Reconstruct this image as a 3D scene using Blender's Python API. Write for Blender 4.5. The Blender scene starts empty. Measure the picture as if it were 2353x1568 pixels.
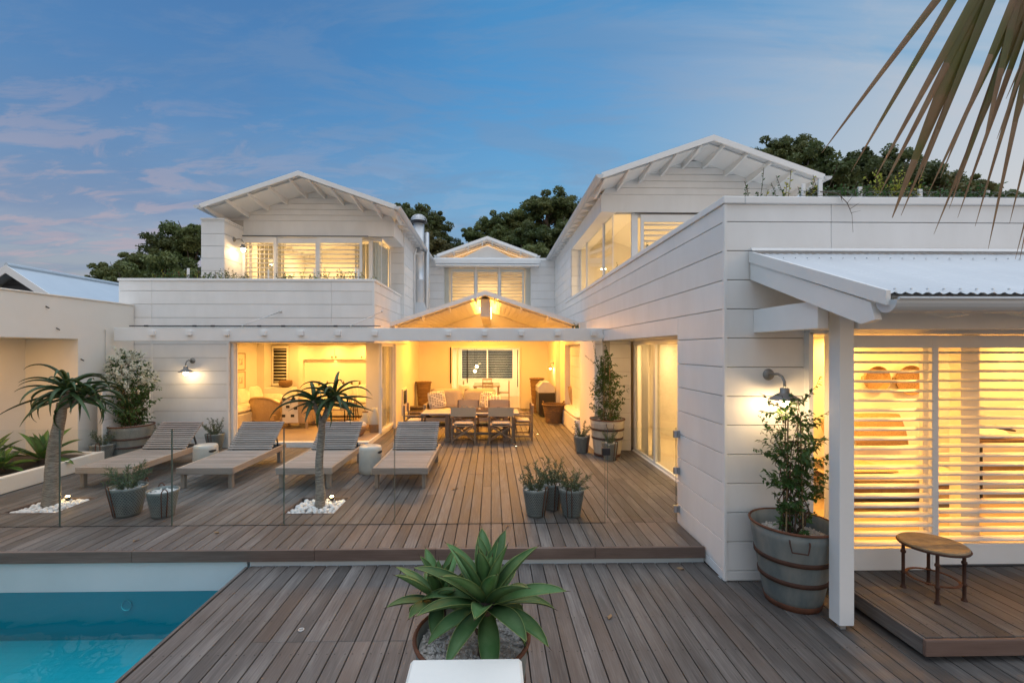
import bpy, bmesh, math, random
from mathutils import Vector, Matrix, noise as mnoise
R = math.radians
sc = bpy.context.scene
COL = sc.collection
rnd = random.Random(11)

# ------------------------------------------------------------------ camera
cam_d = bpy.data.cameras.new('camera'); cam = bpy.data.objects.new('camera', cam_d); COL.objects.link(cam)
cam_d.sensor_width = 36.0; cam_d.lens = 16.07
cam_d.shift_x = 27/2352; cam_d.shift_y = 19/2352
cam_d.clip_start = 0.05; cam_d.clip_end = 2000
cam.location = (0, 0, 2.2); cam.rotation_euler = (R(90), 0, -math.atan(20/1050))
sc.camera = cam

# ------------------------------------------------------------------ sky, sun, exposure
SUN_AZ, SUN_EL = R(140), R(4.0)        # azimuth from +Y towards +X: the afterglow is behind the camera on the right
world = bpy.data.worlds.new('World'); sc.world = world; world.use_nodes = True
def build_world():
    nt = world.node_tree; n = nt.nodes; l = nt.links; n.clear()
    def N(t, **k):
        x = n.new(t)
        for a, b in k.items(): setattr(x, a, b)
        return x
    def math_(op, a, b=None, c=None):
        m = N('ShaderNodeMath', operation=op)
        for i, v in enumerate((a, b, c)):
            if v is None: continue
            if isinstance(v, (int, float)): m.inputs[i].default_value = v
            else: l.new(v, m.inputs[i])
        return m.outputs[0]
    def mix(f, a, b):
        m = N('ShaderNodeMix', data_type='RGBA')
        if isinstance(f, (int, float)): m.inputs[0].default_value = f
        else: l.new(f, m.inputs[0])
        for i, v in ((6, a), (7, b)):
            if isinstance(v, tuple): m.inputs[i].default_value = (*v, 1)
            else: l.new(v, m.inputs[i])
        return m.outputs[2]
    def ramp(f, stops):
        r = N('ShaderNodeValToRGB'); e = r.color_ramp.elements
        while len(e) < len(stops): e.new(0.5)
        for s, (p, c) in zip(e, stops):
            s.position = p; s.color = (*c, 1) if isinstance(c, tuple) else (c, c, c, 1)
        l.new(f, r.inputs[0]); return r.outputs[0]
    tc = N('ShaderNodeTexCoord'); sep = N('ShaderNodeSeparateXYZ'); l.new(tc.outputs['Generated'], sep.inputs[0])
    X, Y, Z = sep.outputs
    sky = N('ShaderNodeTexSky', sky_type='NISHITA'); sky.sun_disc = False
    sky.sun_elevation = SUN_EL; sky.sun_rotation = SUN_AZ; sky.air_density = 1.2; sky.dust_density = 1.5; sky.ozone_density = 3.0
    zc = math_('MAXIMUM', Z, 0.0)
    # how far a direction lies towards the afterglow, 0..1
    hl = math_('SQRT', math_('ADD', math_('MULTIPLY', X, X), math_('MULTIPLY', Y, Y)))
    dt = math_('ADD', math_('MULTIPLY', X, math.sin(SUN_AZ)), math_('MULTIPLY', Y, math.cos(SUN_AZ)))
    a = math_('MULTIPLY_ADD', math_('DIVIDE', dt, math_('MAXIMUM', hl, 0.02)), 0.5, 0.5)
    far = ramp(zc, [(0.0, (.24, .21, .29)), (.10, (.29, .27, .33)), (.20, (.30, .29, .37)), (.30, (.15, .235, .40)), (.42, (.06, .185, .41)), (.60, (.03, .135, .36)), (1.0, (.05, .13, .30))])
    mid = ramp(zc, [(0.0, (.32, .42, .52)), (.14, (.25, .41, .57)), (.30, (.15, .36, .59)), (.50, (.065, .28, .58)), (.75, (.05, .22, .48)), (1.0, (.05, .16, .38))])
    glow = ramp(zc, [(0.0, (1.25, .76, .40)), (.12, (.92, .74, .54)), (.24, (.58, .62, .63)), (.42, (.30, .47, .62)), (.62, (.12, .33, .58)), (1.0, (.07, .19, .42))])
    f1 = N('ShaderNodeMapRange', interpolation_type='SMOOTHSTEP'); l.new(a, f1.inputs[0]); f1.inputs[1].default_value = -.03; f1.inputs[2].default_value = .15
    f2 = N('ShaderNodeMapRange', interpolation_type='SMOOTHSTEP'); l.new(a, f2.inputs[0]); f2.inputs[1].default_value = .12; f2.inputs[2].default_value = .62
    base = mix(f2.outputs[0], mix(f1.outputs[0], far, mid), glow)
    nish = N('ShaderNodeVectorMath', operation='SCALE'); l.new(sky.outputs[0], nish.inputs[0]); nish.inputs['Scale'].default_value = SKY_STRENGTH*6
    base = mix(.12, base, nish.outputs[0])
    # cloud sheet: noise on a plane high above, so streaks flatten towards the horizon
    zd = math_('ADD', zc, .16)
    cv = N('ShaderNodeCombineXYZ'); l.new(math_('DIVIDE', X, zd), cv.inputs[0]); l.new(math_('DIVIDE', Y, zd), cv.inputs[1])
    def cloud(scale, rot, sx, sy, detail, rough, lo, hi, dist=0.0, off=0.0):
        mp = N('ShaderNodeMapping'); l.new(cv.outputs[0], mp.inputs[0]); mp.inputs['Rotation'].default_value = (0, 0, rot); mp.inputs['Scale'].default_value = (sx, sy, 1); mp.inputs['Location'].default_value = (off, off*.7, 0)
        no = N('ShaderNodeTexNoise'); l.new(mp.outputs[0], no.inputs['Vector']); no.inputs['Scale'].default_value = scale
        no.inputs['Detail'].default_value = detail; no.inputs['Roughness'].default_value = rough; no.inputs['Distortion'].default_value = dist
        mr = N('ShaderNodeMapRange', interpolation_type='SMOOTHSTEP'); l.new(no.outputs['Fac'], mr.inputs[0]); mr.inputs[1].default_value = lo; mr.inputs[2].default_value = hi
        return mr.outputs[0]
    c1 = cloud(1.0, .55, .55, 1.1, 6, .58, .42, .66, .6, 3.1)       # broad veils
    c2 = cloud(5.5, .9, .55, 1.3, 8, .64, .47, .60, .6, 1.7)         # mackerel flecks
    inv = math_('SUBTRACT', 1.0, a)
    low = N('ShaderNodeMapRange'); l.new(zc, low.inputs[0]); low.inputs[1].default_value = .46; low.inputs[2].default_value = .16
    fl = math_('MULTIPLY', math_('MULTIPLY', c2, low.outputs[0]), math_('POWER', inv, 5.0))
    cc = mix(f2.outputs[0], mix(f1.outputs[0], (.10, .19, .38), (.17, .34, .55)), (.56, .56, .60))
    out = mix(math_('MULTIPLY', c1, .42), base, cc)
    out = mix(math_('MULTIPLY', fl, .75), out, mix(f1.outputs[0], (.46, .38, .43), (.36, .46, .60)))
    c3 = cloud(2.6, 1.15, .6, 1.5, 9, .66, .44, .64, .8, 7.7)        # fine mottling everywhere
    out = mix(math_('MULTIPLY', c3, .34), out, mix(f2.outputs[0], (.19, .28, .44), (.52, .56, .62)))
    c4 = cloud(.8, .25, .22, 1.9, 6, .55, .50, .62, .5, S4)        # long pale streaks, strongest towards the right
    out = mix(math_('MULTIPLY', math_('MULTIPLY', c4, f2.outputs[0]), .55), out, (.66, .62, .62))
    # the sky grows steadily brighter round towards the afterglow
    br = N('ShaderNodeMapRange', interpolation_type='SMOOTHSTEP'); l.new(a, br.inputs[0]); br.inputs[1].default_value = .42; br.inputs[2].default_value = 1.0; br.inputs[3].default_value = 1.0; br.inputs[4].default_value = 1.1
    sc_ = N('ShaderNodeVectorMath', operation='SCALE'); l.new(out, sc_.inputs[0]); l.new(br.outputs[0], sc_.inputs['Scale']); out = sc_.outputs[0]
    # unseen overhead sky, whitened and brightened to lift walls and deck
    zv = N('ShaderNodeMapRange', interpolation_type='SMOOTHSTEP'); l.new(zc, zv.inputs[0]); zv.inputs[1].default_value = .60; zv.inputs[2].default_value = .84
    out = mix(zv.outputs[0], out, OVERHEAD_FILL)
    # below the horizon: dim ground-coloured haze
    gb = N('ShaderNodeMapRange'); l.new(Z, gb.inputs[0]); gb.inputs[1].default_value = -.12; gb.inputs[2].default_value = -.01
    out = mix(gb.outputs[0], (.10, .10, .11), out)
    bg = N('ShaderNodeBackground'); l.new(out, bg.inputs[0]); bg.inputs[1].default_value = WORLD_GAIN
    o = N('ShaderNodeOutputWorld'); l.new(bg.outputs[0], o.inputs[0])
SKY_STRENGTH, WORLD_GAIN, OVERHEAD_FILL, S4 = .10, .84, (1.45, 1.60, 1.82), 2.0
build_world()
sun_d = bpy.data.lights.new('sun', 'SUN'); sun = bpy.data.objects.new('sun', sun_d); COL.objects.link(sun)
sun_d.energy = .05; sun_d.angle = R(40); sun_d.color = (1, .80, .62)
sun.rotation_euler = (R(90)-SUN_EL, 0, R(180)-SUN_AZ)
sun.location = (60, -20, 20)
sc.view_settings.view_transform = 'Standard'; sc.view_settings.look = 'None'
sc.view_settings.exposure = 0.28; sc.view_settings.gamma = 1.0; sc.view_settings.use_curve_mapping = False
cy = sc.cycles
cy.max_bounces = 10; cy.diffuse_bounces = 5; cy.glossy_bounces = 4; cy.transmission_bounces = 6; cy.transparent_max_bounces = 24
cy.caustics_reflective = False; cy.caustics_refractive = False; cy.sample_clamp_indirect = 6.0
try:
    cy.use_denoising = True; cy.denoiser = 'OPENIMAGEDENOISE'
except Exception: pass

# watts of the house's lamps and the added patio fill, by room
LW = dict(living=19, upleft=34, upright=38, mid=34, cove=18, patio=66, dining=34, bath=28, recess=5, front=27, niche=4, bench=10, alcove=14, pit=1.2, lampR=10, lampL=3.5, lampU=8, lampB=3)

# ------------------------------------------------------------------ materials
MT = {}
def M(name, col, rough=.6, metal=0.0, col2=None, scale=6.0, stretch=(1, 1, 1), bump=0.0, rand=0.0, spec=.4, det=5, lo=.3, hi=.7, sub=0.0, bscale=None, coat=0.0):
    m = bpy.data.materials.new(name); m.use_nodes = True; MT[name] = m
    nt = m.node_tree; n = nt.nodes; l = nt.links; b = n['Principled BSDF']
    b.inputs['Roughness'].default_value = rough; b.inputs['Metallic'].default_value = metal; b.inputs['Specular IOR Level'].default_value = spec
    if coat: b.inputs['Coat Weight'].default_value = coat
    b.inputs['Base Color'].default_value = (*col, 1)
    tc = n.new('ShaderNodeTexCoord'); mp = n.new('ShaderNodeMapping'); l.new(tc.outputs['Object'], mp.inputs[0]); mp.inputs['Scale'].default_value = stretch
    oi = n.new('ShaderNodeObjectInfo')
    if rand:
        vm = n.new('ShaderNodeVectorMath'); vm.operation = 'MULTIPLY_ADD'; l.new(oi.outputs['Random'], vm.inputs[0]); vm.inputs[1].default_value = (37, 53, 71); l.new(mp.outputs[0], vm.inputs[2]); vec = vm.outputs[0]
    else: vec = mp.outputs[0]
    no = n.new('ShaderNodeTexNoise'); l.new(vec, no.inputs['Vector']); no.inputs['Scale'].default_value = scale; no.inputs['Detail'].default_value = det; no.inputs['Roughness'].default_value = .6
    out = None
    if col2:
        mr = n.new('ShaderNodeMapRange'); l.new(no.outputs['Fac'], mr.inputs[0]); mr.inputs[1].default_value = lo; mr.inputs[2].default_value = hi
        mx = n.new('ShaderNodeMix'); mx.data_type = 'RGBA'; l.new(mr.outputs[0], mx.inputs[0]); mx.inputs[6].default_value = (*col, 1); mx.inputs[7].default_value = (*col2, 1)
        out = mx.outputs[2]
    if rand:
        hs = n.new('ShaderNodeHueSaturation'); hs.inputs['Color'].default_value = (*col, 1)
        if out: l.new(out, hs.inputs['Color'])
        mr2 = n.new('ShaderNodeMapRange'); l.new(oi.outputs['Random'], mr2.inputs[0]); mr2.inputs[3].default_value = 1-rand; mr2.inputs[4].default_value = 1+rand
        l.new(mr2.outputs[0], hs.inputs['Value']); out = hs.outputs[0]
    if out: l.new(out, b.inputs['Base Color'])
    if bump:
        bn = n.new('ShaderNodeBump'); bn.inputs['Strength'].default_value = min(1, bump); bn.inputs['Distance'].default_value = .01
        src = no
        if bscale:
            src = n.new('ShaderNodeTexNoise'); l.new(vec, src.inputs['Vector']); src.inputs['Scale'].default_value = bscale; src.inputs['Detail'].default_value = 4
        l.new(src.outputs['Fac'], bn.inputs['Height']); l.new(bn.outputs[0], b.inputs['Normal'])
    if sub:
        # leaf: a share of light passes through
        tr = n.new('ShaderNodeBsdfTranslucent'); ms = n.new('ShaderNodeMixShader'); ms.inputs[0].default_value = sub
        if out: l.new(out, tr.inputs[0])
        else: tr.inputs[0].default_value = (*col, 1)
        l.new(b.outputs[0], ms.inputs[1]); l.new(tr.outputs[0], ms.inputs[2]); l.new(ms.outputs[0], n['Material Output'].inputs[0])
    return m
def wood(name, dark, mid, light, axis='Y', rough=.62, rand=.22, spec=.35, warm=(.20, .11, .07), warmf=.5):
    m = bpy.data.materials.new(name); m.use_nodes = True; MT[name] = m
    nt = m.node_tree; n = nt.nodes; l = nt.links; b = n['Principled BSDF']; b.inputs['Roughness'].default_value = rough; b.inputs['Specular IOR Level'].default_value = spec
    tc = n.new('ShaderNodeTexCoord'); oi = n.new('ShaderNodeObjectInfo')
    off = n.new('ShaderNodeVectorMath'); off.operation = 'MULTIPLY_ADD'; l.new(oi.outputs['Random'], off.inputs[0]); off.inputs[1].default_value = (13, 29, 17); l.new(tc.outputs['Object'], off.inputs[2])
    st = {'X': (.9, 26, 26), 'Y': (26, .9, 26), 'Z': (26, 26, .9)}[axis]
    st2 = {'X': (.7, 4, 4), 'Y': (4, .7, 4), 'Z': (4, 4, .7)}[axis]
    def no(stretch, scale, det):
        mp = n.new('ShaderNodeMapping'); l.new(off.outputs[0], mp.inputs[0]); mp.inputs['Scale'].default_value = stretch
        t = n.new('ShaderNodeTexNoise'); l.new(mp.outputs[0], t.inputs['Vector']); t.inputs['Scale'].default_value = scale; t.inputs['Detail'].default_value = det; t.inputs['Roughness'].default_value = .65
        return t.outputs['Fac']
    g = no(st, 3.0, 6); bl = no(st2, 1.6, 4)
    rp = n.new('ShaderNodeValToRGB'); e = rp.color_ramp.elements; e.new(.5)
    for s, p, c in zip(e, (.30, .50, .72), (dark, mid, light)): s.position = p; s.color = (*c, 1)
    ad = n.new('ShaderNodeMath'); ad.operation = 'MULTIPLY_ADD'; l.new(bl, ad.inputs[0]); ad.inputs[1].default_value = .55; 
    sb = n.new('ShaderNodeMath'); sb.operation = 'MULTIPLY_ADD'; l.new(g, sb.inputs[0]); sb.inputs[1].default_value = .45; sb.inputs[2].default_value = 0.0; l.new(sb.outputs[0], ad.inputs[2])
    l.new(ad.outputs[0], rp.inputs[0])
    # some boards keep a redder heartwood
    mr = n.new('ShaderNodeMapRange'); l.new(oi.outputs['Random'], mr.inputs[0]); mr.inputs[1].default_value = .62; mr.inputs[2].default_value = 1.0; mr.inputs[4].default_value = warmf
    mx = n.new('ShaderNodeMix'); mx.data_type = 'RGBA'; l.new(mr.outputs[0], mx.inputs[0]); l.new(rp.outputs[0], mx.inputs[6]); mx.inputs[7].default_value = (*warm, 1)
    hs = n.new('ShaderNodeHueSaturation'); l.new(mx.outputs[2], hs.inputs['Color'])
    fr = n.new('ShaderNodeMath'); fr.operation = 'MULTIPLY'; l.new(oi.outputs['Random'], fr.inputs[0]); fr.inputs[1].default_value = 7.31
    fq = n.new('ShaderNodeMath'); fq.operation = 'FRACT'; l.new(fr.outputs[0], fq.inputs[0])
    mr2 = n.new('ShaderNodeMapRange'); l.new(fq.outputs[0], mr2.inputs[0]); mr2.inputs[3].default_value = 1-rand; mr2.inputs[4].default_value = 1+rand
    l.new(mr2.outputs[0], hs.inputs['Value']); l.new(hs.outputs[0], b.inputs['Base Color'])
    bn = n.new('ShaderNodeBump'); bn.inputs['Strength'].default_value = .35; bn.inputs['Distance'].default_value = .004; l.new(g, bn.inputs['Height']); l.new(bn.outputs[0], b.inputs['Normal'])
    rr = n.new('ShaderNodeMapRange'); l.new(bl, rr.inputs[0]); rr.inputs[3].default_value = rough-.12; rr.inputs[4].default_value = rough+.15; l.new(rr.outputs[0], b.inputs['Roughness'])
    return m
def glassmat(name, tint=(.93, .97, .96), gloss=1.0):
    m = bpy.data.materials.new(name); m.use_nodes = True; MT[name] = m
    nt = m.node_tree; n = nt.nodes; l = nt.links; n.remove(n['Principled BSDF'])
    t = n.new('ShaderNodeBsdfTransparent'); t.inputs[0].default_value = (*tint, 1)
    g = n.new('ShaderNodeBsdfGlossy'); g.inputs['Roughness'].default_value = .02
    ge = n.new('ShaderNodeNewGeometry'); iq = n.new('ShaderNodeMapRange'); l.new(ge.outputs['Backfacing'], iq.inputs[0]); iq.inputs[3].default_value = 1.45; iq.inputs[4].default_value = 1/1.45
    fr = n.new('ShaderNodeFresnel'); l.new(iq.outputs[0], fr.inputs[0])
    mu = n.new('ShaderNodeMath'); mu.operation = 'MULTIPLY'; l.new(fr.outputs[0], mu.inputs[0]); mu.inputs[1].default_value = gloss
    x = n.new('ShaderNodeMixShader'); l.new(mu.outputs[0], x.inputs[0]); l.new(t.outputs[0], x.inputs[1]); l.new(g.outputs[0], x.inputs[2]); l.new(x.outputs[0], n['Material Output'].inputs[0])
    return m
def emit(name, col, s):
    m = bpy.data.materials.new(name); m.use_nodes = True; MT[name] = m
    b = m.node_tree.nodes['Principled BSDF']; b.inputs['Base Color'].default_value = (.8, .8, .8, 1); b.inputs['Emission Color'].default_value = (*col, 1); b.inputs['Emission Strength'].default_value = s
    return m

M('white_board', (.81, .81, .805), .5, col2=(.72, .715, .70), scale=1.1, stretch=(2.2, 2.2, .7), lo=.35, hi=.85, rand=.02, bump=.05, bscale=60)
M('shade_grey_backing', (.52, .51, .49), .8)  # board backing greyed so the open grooves look like shadow lines
M('white_trim', (.82, .82, .815), .42, col2=(.77, .77, .76), scale=2)
M('render_white', (.80, .775, .72), .85, col2=(.75, .72, .66), scale=.9, bump=.15, bscale=40)
M('plaster', (.78, .75, .70), .8, col2=(.75, .72, .66), scale=1.5)
M('ceiling_white', (.80, .79, .76), .8)
M('roof_metal', (.62, .64, .66), .5, metal=.05, col2=(.57, .59, .61), scale=1.5)
M('neighbour_roof', (.50, .57, .63), .4, col2=(.45, .52, .58), scale=1)
M('grey_board', (.045, .05, .06), .6, rand=.12)
M('steel', (.72, .72, .71), .42, metal=.75, col2=(.60, .60, .60), scale=4, stretch=(1, 1, .2))
M('dark_metal', (.04, .04, .045), .45, metal=.6)
M('black', (.012, .012, .012), .6)
M('hinge_steel', (.5, .5, .52), .3, metal=1.0)
M('lamp_metal', (.30, .29, .275), .45, metal=.4, col2=(.24, .235, .225), scale=6)
M('galvanised', (.15, .175, .18), .5, metal=.35, col2=(.28, .31, .30), scale=5, stretch=(1.6, 1.6, .5), bump=.1, rand=.06)
M('tub_zinc', (.13, .16, .165), .62, metal=.15, col2=(.26, .27, .25), scale=3.2, stretch=(1.6, 1.6, .45), bump=.2, lo=.35, hi=.65)
M('rust', (.085, .035, .02), .85, col2=(.16, .06, .03), scale=14, bump=.3)
M('rust_dark', (.05, .026, .02), .75, metal=.2, col2=(.09, .04, .025), scale=12, bump=.2)
wood('deck_wood', (.048, .041, .037), (.112, .100, .092), (.225, .207, .190), 'Y', rand=.26, warm=(.135, .095, .072))
wood('deck_wood_x', (.085, .062, .052), (.145, .105, .088), (.22, .17, .145), 'X', rand=.12, warm=(.13, .07, .052))
wood('teak', (.19, .15, .12), (.32, .27, .225), (.44, .38, .325), 'Y', rand=.14, warm=(.30, .22, .16), warmf=.3)
wood('teak_x', (.18, .155, .14), (.31, .275, .25), (.44, .40, .37), 'X', rand=.14, warm=(.28, .22, .18), warmf=.3)
wood('teak_z', (.15, .125, .105), (.24, .205, .175), (.34, .295, .255), 'Z', rand=.14, warm=(.30, .22, .16), warmf=.3)
wood('chair_wood', (.14, .095, .065), (.24, .17, .115), (.33, .24, .165), 'Z', rand=.14, warm=(.26, .17, .11), warmf=.3)
wood('floor_wood', (.26, .19, .12), (.38, .29, .20), (.48, .38, .27), 'X', rough=.4, rand=.08, warm=(.35, .24, .15))
wood('brown_wood', (.08, .05, .03), (.15, .09, .055), (.22, .14, .085), 'Z', rand=.1)
M('canvas', (.52, .41, .29), .9, col2=(.45, .35, .24), scale=90, bump=.2)
M('linen', (.52, .45, .35), .95, col2=(.46, .39, .30), scale=30, bump=.3)
M('linen_white', (.74, .71, .65), .95, col2=(.66, .62, .55), scale=12, bump=.3)
M('wicker', (.22, .135, .065), .75, col2=(.42, .28, .15), scale=9, stretch=(8, 8, 22), bump=1.0, lo=.38, hi=.6)
M('wicker_light', (.38, .26, .14), .75, col2=(.55, .41, .25), scale=8, stretch=(14, 14, 9), bump=1.0, lo=.38, hi=.6)
M('rattan_dark', (.10, .06, .03), .75, col2=(.26, .16, .08), scale=9, stretch=(8, 8, 20), bump=1.0, lo=.38, hi=.6)
M('pebble', (.78, .77, .75), .55, col2=(.66, .65, .63), scale=9, rand=.08)
M('gravel', (.72, .68, .63), .8, col2=(.50, .45, .40), scale=40, lo=.35, hi=.65)
M('soil', (.05, .04, .03), .95, col2=(.09, .07, .05), scale=30, bump=.6)
M('agave_leaf', (.060, .155, .042), .55, col2=(.135, .235, .095), scale=7, stretch=(1, 1, 1), sub=.12, rand=.28, spec=.3, bump=.25)
M('agave_edge', (.20, .26, .08), .5)
M('agave_light', (.085, .19, .03), .42, col2=(.13, .27, .05), scale=5, sub=.15, rand=.18)
M('agave_trunk', (.06, .042, .032), .9, col2=(.13, .09, .07), scale=9, stretch=(1, 1, 6), bump=.8)
M('aloe_leaf', (.028, .068, .018), .45, col2=(.05, .085, .025), scale=5, sub=.06, rand=.25)
M('aloe_trunk', (.15, .125, .10), .9, col2=(.33, .29, .24), scale=9, stretch=(1.5, 1.5, 9), bump=1.0, lo=.38, hi=.62)
M('leaf_green', (.030, .085, .018), .45, col2=(.075, .15, .035), scale=7, sub=.22)
M('leaf_olive', (.065, .10, .045), .55, col2=(.12, .165, .075), scale=8, sub=.2)
M('leaf_yellow', (.30, .36, .05), .5, col2=(.48, .45, .06), scale=6, sub=.25)
M('leaf_red', (.20, .04, .02), .5, col2=(.10, .13, .03), scale=7, sub=.2)
M('petal', (.85, .84, .78), .7, col2=(.72, .74, .62), scale=12, sub=.25)
M('tree_leaf', (.060, .100, .030), .6, col2=(.19, .21, .075), scale=.55, sub=.3, rand=.25, lo=.32, hi=.66)
M('tree_leaf_brown', (.085, .085, .03), .6, col2=(.18, .165, .06), scale=.42, sub=.3, rand=.25)
M('bark', (.07, .055, .045), .95, col2=(.15, .12, .10), scale=8, stretch=(1, 1, .2), bump=.5)
M('stem_brown', (.09, .055, .035), .85)
M('bamboo', (.30, .22, .12), .6)
M('hill_ground', (.018, .026, .012), .95, col2=(.035, .04, .02), scale=.4)
M('frond', (.12, .11, .024), .5, col2=(.21, .125, .055), scale=3.2, stretch=(1, 1, 1), sub=.3, lo=.40, hi=.60)
M('frond_tip', (.20, .115, .058), .6, col2=(.30, .20, .11), scale=5, sub=.3)
M('pool_wall_paint', (.62, .66, .68), .75, col2=(.52, .58, .60), scale=.9, bump=.08)
M('ceramic', (.52, .52, .48), .35, col2=(.44, .44, .41), scale=6, coat=.2)
M('paper', (.75, .70, .60), .8)
M('print_grey', (.42, .38, .33), .9, col2=(.75, .70, .60), scale=9, lo=.42, hi=.5)
M('charcoal', (.035, .032, .03), .9)
M('terracotta', (.36, .17, .08), .7)
M('bbq_dark', (.06, .055, .05), .4, metal=.5)
M('bottle_glass', (.16, .12, .04), .2)
M('stone_top', (.32, .25, .16), .6, col2=(.20, .145, .09), scale=11, bump=.2)
M('curtain', (.58, .55, .47), .95, sub=.35)
M('grout_ground', (.16, .15, .13), .95, col2=(.10, .095, .085), scale=2)
glassmat('glass', (.96, .98, .975), .6); glassmat('fence_glass', (.97, .985, .98), .6)
M('glass_edge', (.10, .15, .135), .2)
emit('bulb', (1, .72, .38), 26); emit('led', (1, .66, .28), 5); emit('led_soft', (1, .62, .28), .8); emit('bulb_soft', (1, .70, .36), 12); emit('flicker', (1, .66, .25), 30)

# ------------------------------------------------------------------ mesh helpers
class MB:
    def __init__(s): s.v = []; s.f = []; s.m = []; s.cur = 0
    def add(s, vs, fs):
        o = len(s.v); s.v += [tuple(p) for p in vs]; s.f += [tuple(i+o for i in f) for f in fs]; s.m += [s.cur]*len(fs); return s
    def box(s, x0, x1, y0, y1, z0, z1, T=None):
        vs = [Vector((x, y, z)) for x in (x0, x1) for y in (y0, y1) for z in (z0, z1)]
        if T: vs = [T @ p for p in vs]
        return s.add(vs, [(0, 1, 3, 2), (4, 6, 7, 5), (0, 4, 5, 1), (2, 3, 7, 6), (0, 2, 6, 4), (1, 5, 7, 3)])
    def cbox(s, x0, x1, y0, y1, z0, z1, c=.004, T=None):
        vs = []; 
        X = (x0, x1); Y = (y0, y1); Z = (z0, z1); sg = (1, -1)
        for i in (0, 1):
            for j in (0, 1):
                for k in (0, 1):
                    a, b, d = c*sg[i], c*sg[j], c*sg[k]
                    vs += [Vector((X[i], Y[j]+b, Z[k]+d)), Vector((X[i]+a, Y[j], Z[k]+d)), Vector((X[i]+a, Y[j]+b, Z[k]))]
        if T: vs = [T @ p for p in vs]
        I = lambda i, j, k, n: ((i*2+j)*2+k)*3+n
        fs = []
        for i in (0, 1):
            q = (I(i, 0, 0, 0), I(i, 1, 0, 0), I(i, 1, 1, 0), I(i, 0, 1, 0)); fs.append(q if i else q[::-1])
            q = (I(0, i, 0, 1), I(0, i, 1, 1), I(1, i, 1, 1), I(1, i, 0, 1)); fs.append(q if i else q[::-1])
            q = (I(0, 0, i, 2), I(1, 0, i, 2), I(1, 1, i, 2), I(0, 1, i, 2)); fs.append(q if i else q[::-1])
        for a in (0, 1):
            for b in (0, 1):
                fs.append((I(a, b, 0, 0), I(a, b, 0, 1), I(a, b, 1, 1), I(a, b, 1, 0)))
                fs.append((I(a, 0, b, 0), I(a, 0, b, 2), I(a, 1, b, 2), I(a, 1, b, 0)))
                fs.append((I(0, a, b, 1), I(0, a, b, 2), I(1, a, b, 2), I(1, a, b, 1)))
                for d in (0, 1): fs.append((I(a, b, d, 0), I(a, b, d, 1), I(a, b, d, 2)))
        return s.add(vs, fs)
    def beam(s, p0, p1, w, h, up=(0, 0, 1), c=0):
        p0 = Vector(p0); p1 = Vector(p1); d = p1-p0; L = d.length; y = d.normalized(); x = y.cross(Vector(up))
        if x.length < 1e-5: x = Vector((1, 0, 0))
        x.normalize(); z = x.cross(y)
        T = Matrix((( x.x, y.x, z.x, p0.x), (x.y, y.y, z.y, p0.y), (x.z, y.z, z.z, p0.z), (0, 0, 0, 1)))
        return s.cbox(-w/2, w/2, 0, L, -h/2, h/2, c, T) if c else s.box(-w/2, w/2, 0, L, -h/2, h/2, T)
    def tube(s, pts, r, n=8, cap=True):
        pts = [Vector(p) for p in pts]; k = len(pts); rs = r if isinstance(r, (list, tuple)) else [r]*k
        ref = None; o = []
        for i, p in enumerate(pts):
            t = (pts[min(i+1, k-1)]-pts[max(i-1, 0)]).normalized()
            if ref is None: ref = t.orthogonal().normalized()
            a = (ref-t*ref.dot(t)); a = a.normalized() if a.length > 1e-6 else t.orthogonal().normalized(); ref = a; b = t.cross(a)
            o += [p+(a*math.cos(2*math.pi*j/n)+b*math.sin(2*math.pi*j/n))*rs[i] for j in range(n)]
        f = [(i*n+j, i*n+(j+1) % n, (i+1)*n+(j+1) % n, (i+1)*n+j) for i in range(k-1) for j in range(n)]
        if cap: f += [tuple(range(n))[::-1], tuple((k-1)*n+j for j in range(n))]
        return s.add(o, f)
    def lathe(s, prof, n=24, c=(0, 0, 0), a0=0, a1=None, sx=1, sy=1):
        full = a1 is None; A = 2*math.pi if full else a1-a0; m = n if full else n+1; o = []
        for r, z in prof:
            for j in range(m):
                t = a0+A*j/n; o.append((c[0]+r*math.cos(t)*sx, c[1]+r*math.sin(t)*sy, c[2]+z))
        f = []
        for i in range(len(prof)-1):
            for j in range(n):
                k = (j+1) % m if full else j+1
                f.append((i*m+j, i*m+k, (i+1)*m+k, (i+1)*m+j))
        return s.add(o, f)
    def prism(s, poly, y0, y1, axis='Y'):
        n = len(poly)
        P = (lambda a, b, t: (a, t, b)) if axis == 'Y' else ((lambda a, b, t: (t, a, b)) if axis == 'X' else (lambda a, b, t: (a, b, t)))
        vs = [P(a, b, y0) for a, b in poly]+[P(a, b, y1) for a, b in poly]
        return s.add(vs, [tuple(range(n)), tuple(range(2*n-1, n-1, -1))]+[(i, i+n, (i+1) % n+n, (i+1) % n) for i in range(n)])
    def ball(s, c, r, nu=10, nv=7, jit=0, rg=rnd):
        rx, ry, rz = r if isinstance(r, (tuple, list)) else (r, r, r); o = [(c[0], c[1], c[2]-rz)]
        for i in range(1, nv):
            ph = -math.pi/2+math.pi*i/nv
            for j in range(nu):
                t = 2*math.pi*j/nu; q = 1+jit*(rg.random()-.5)
                o.append((c[0]+rx*q*math.cos(ph)*math.cos(t), c[1]+ry*q*math.cos(ph)*math.sin(t), c[2]+rz*q*math.sin(ph)))
        o.append((c[0], c[1], c[2]+rz)); f = []
        for j in range(nu): f.append((0, 1+(j+1) % nu, 1+j)); f.append((len(o)-1, 1+(nv-2)*nu+j, 1+(nv-2)*nu+(j+1) % nu))
        for i in range(nv-2):
            for j in range(nu): f.append((1+i*nu+j, 1+i*nu+(j+1) % nu, 1+(i+1)*nu+(j+1) % nu, 1+(i+1)*nu+j))
        return s.add(o, f)
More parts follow.
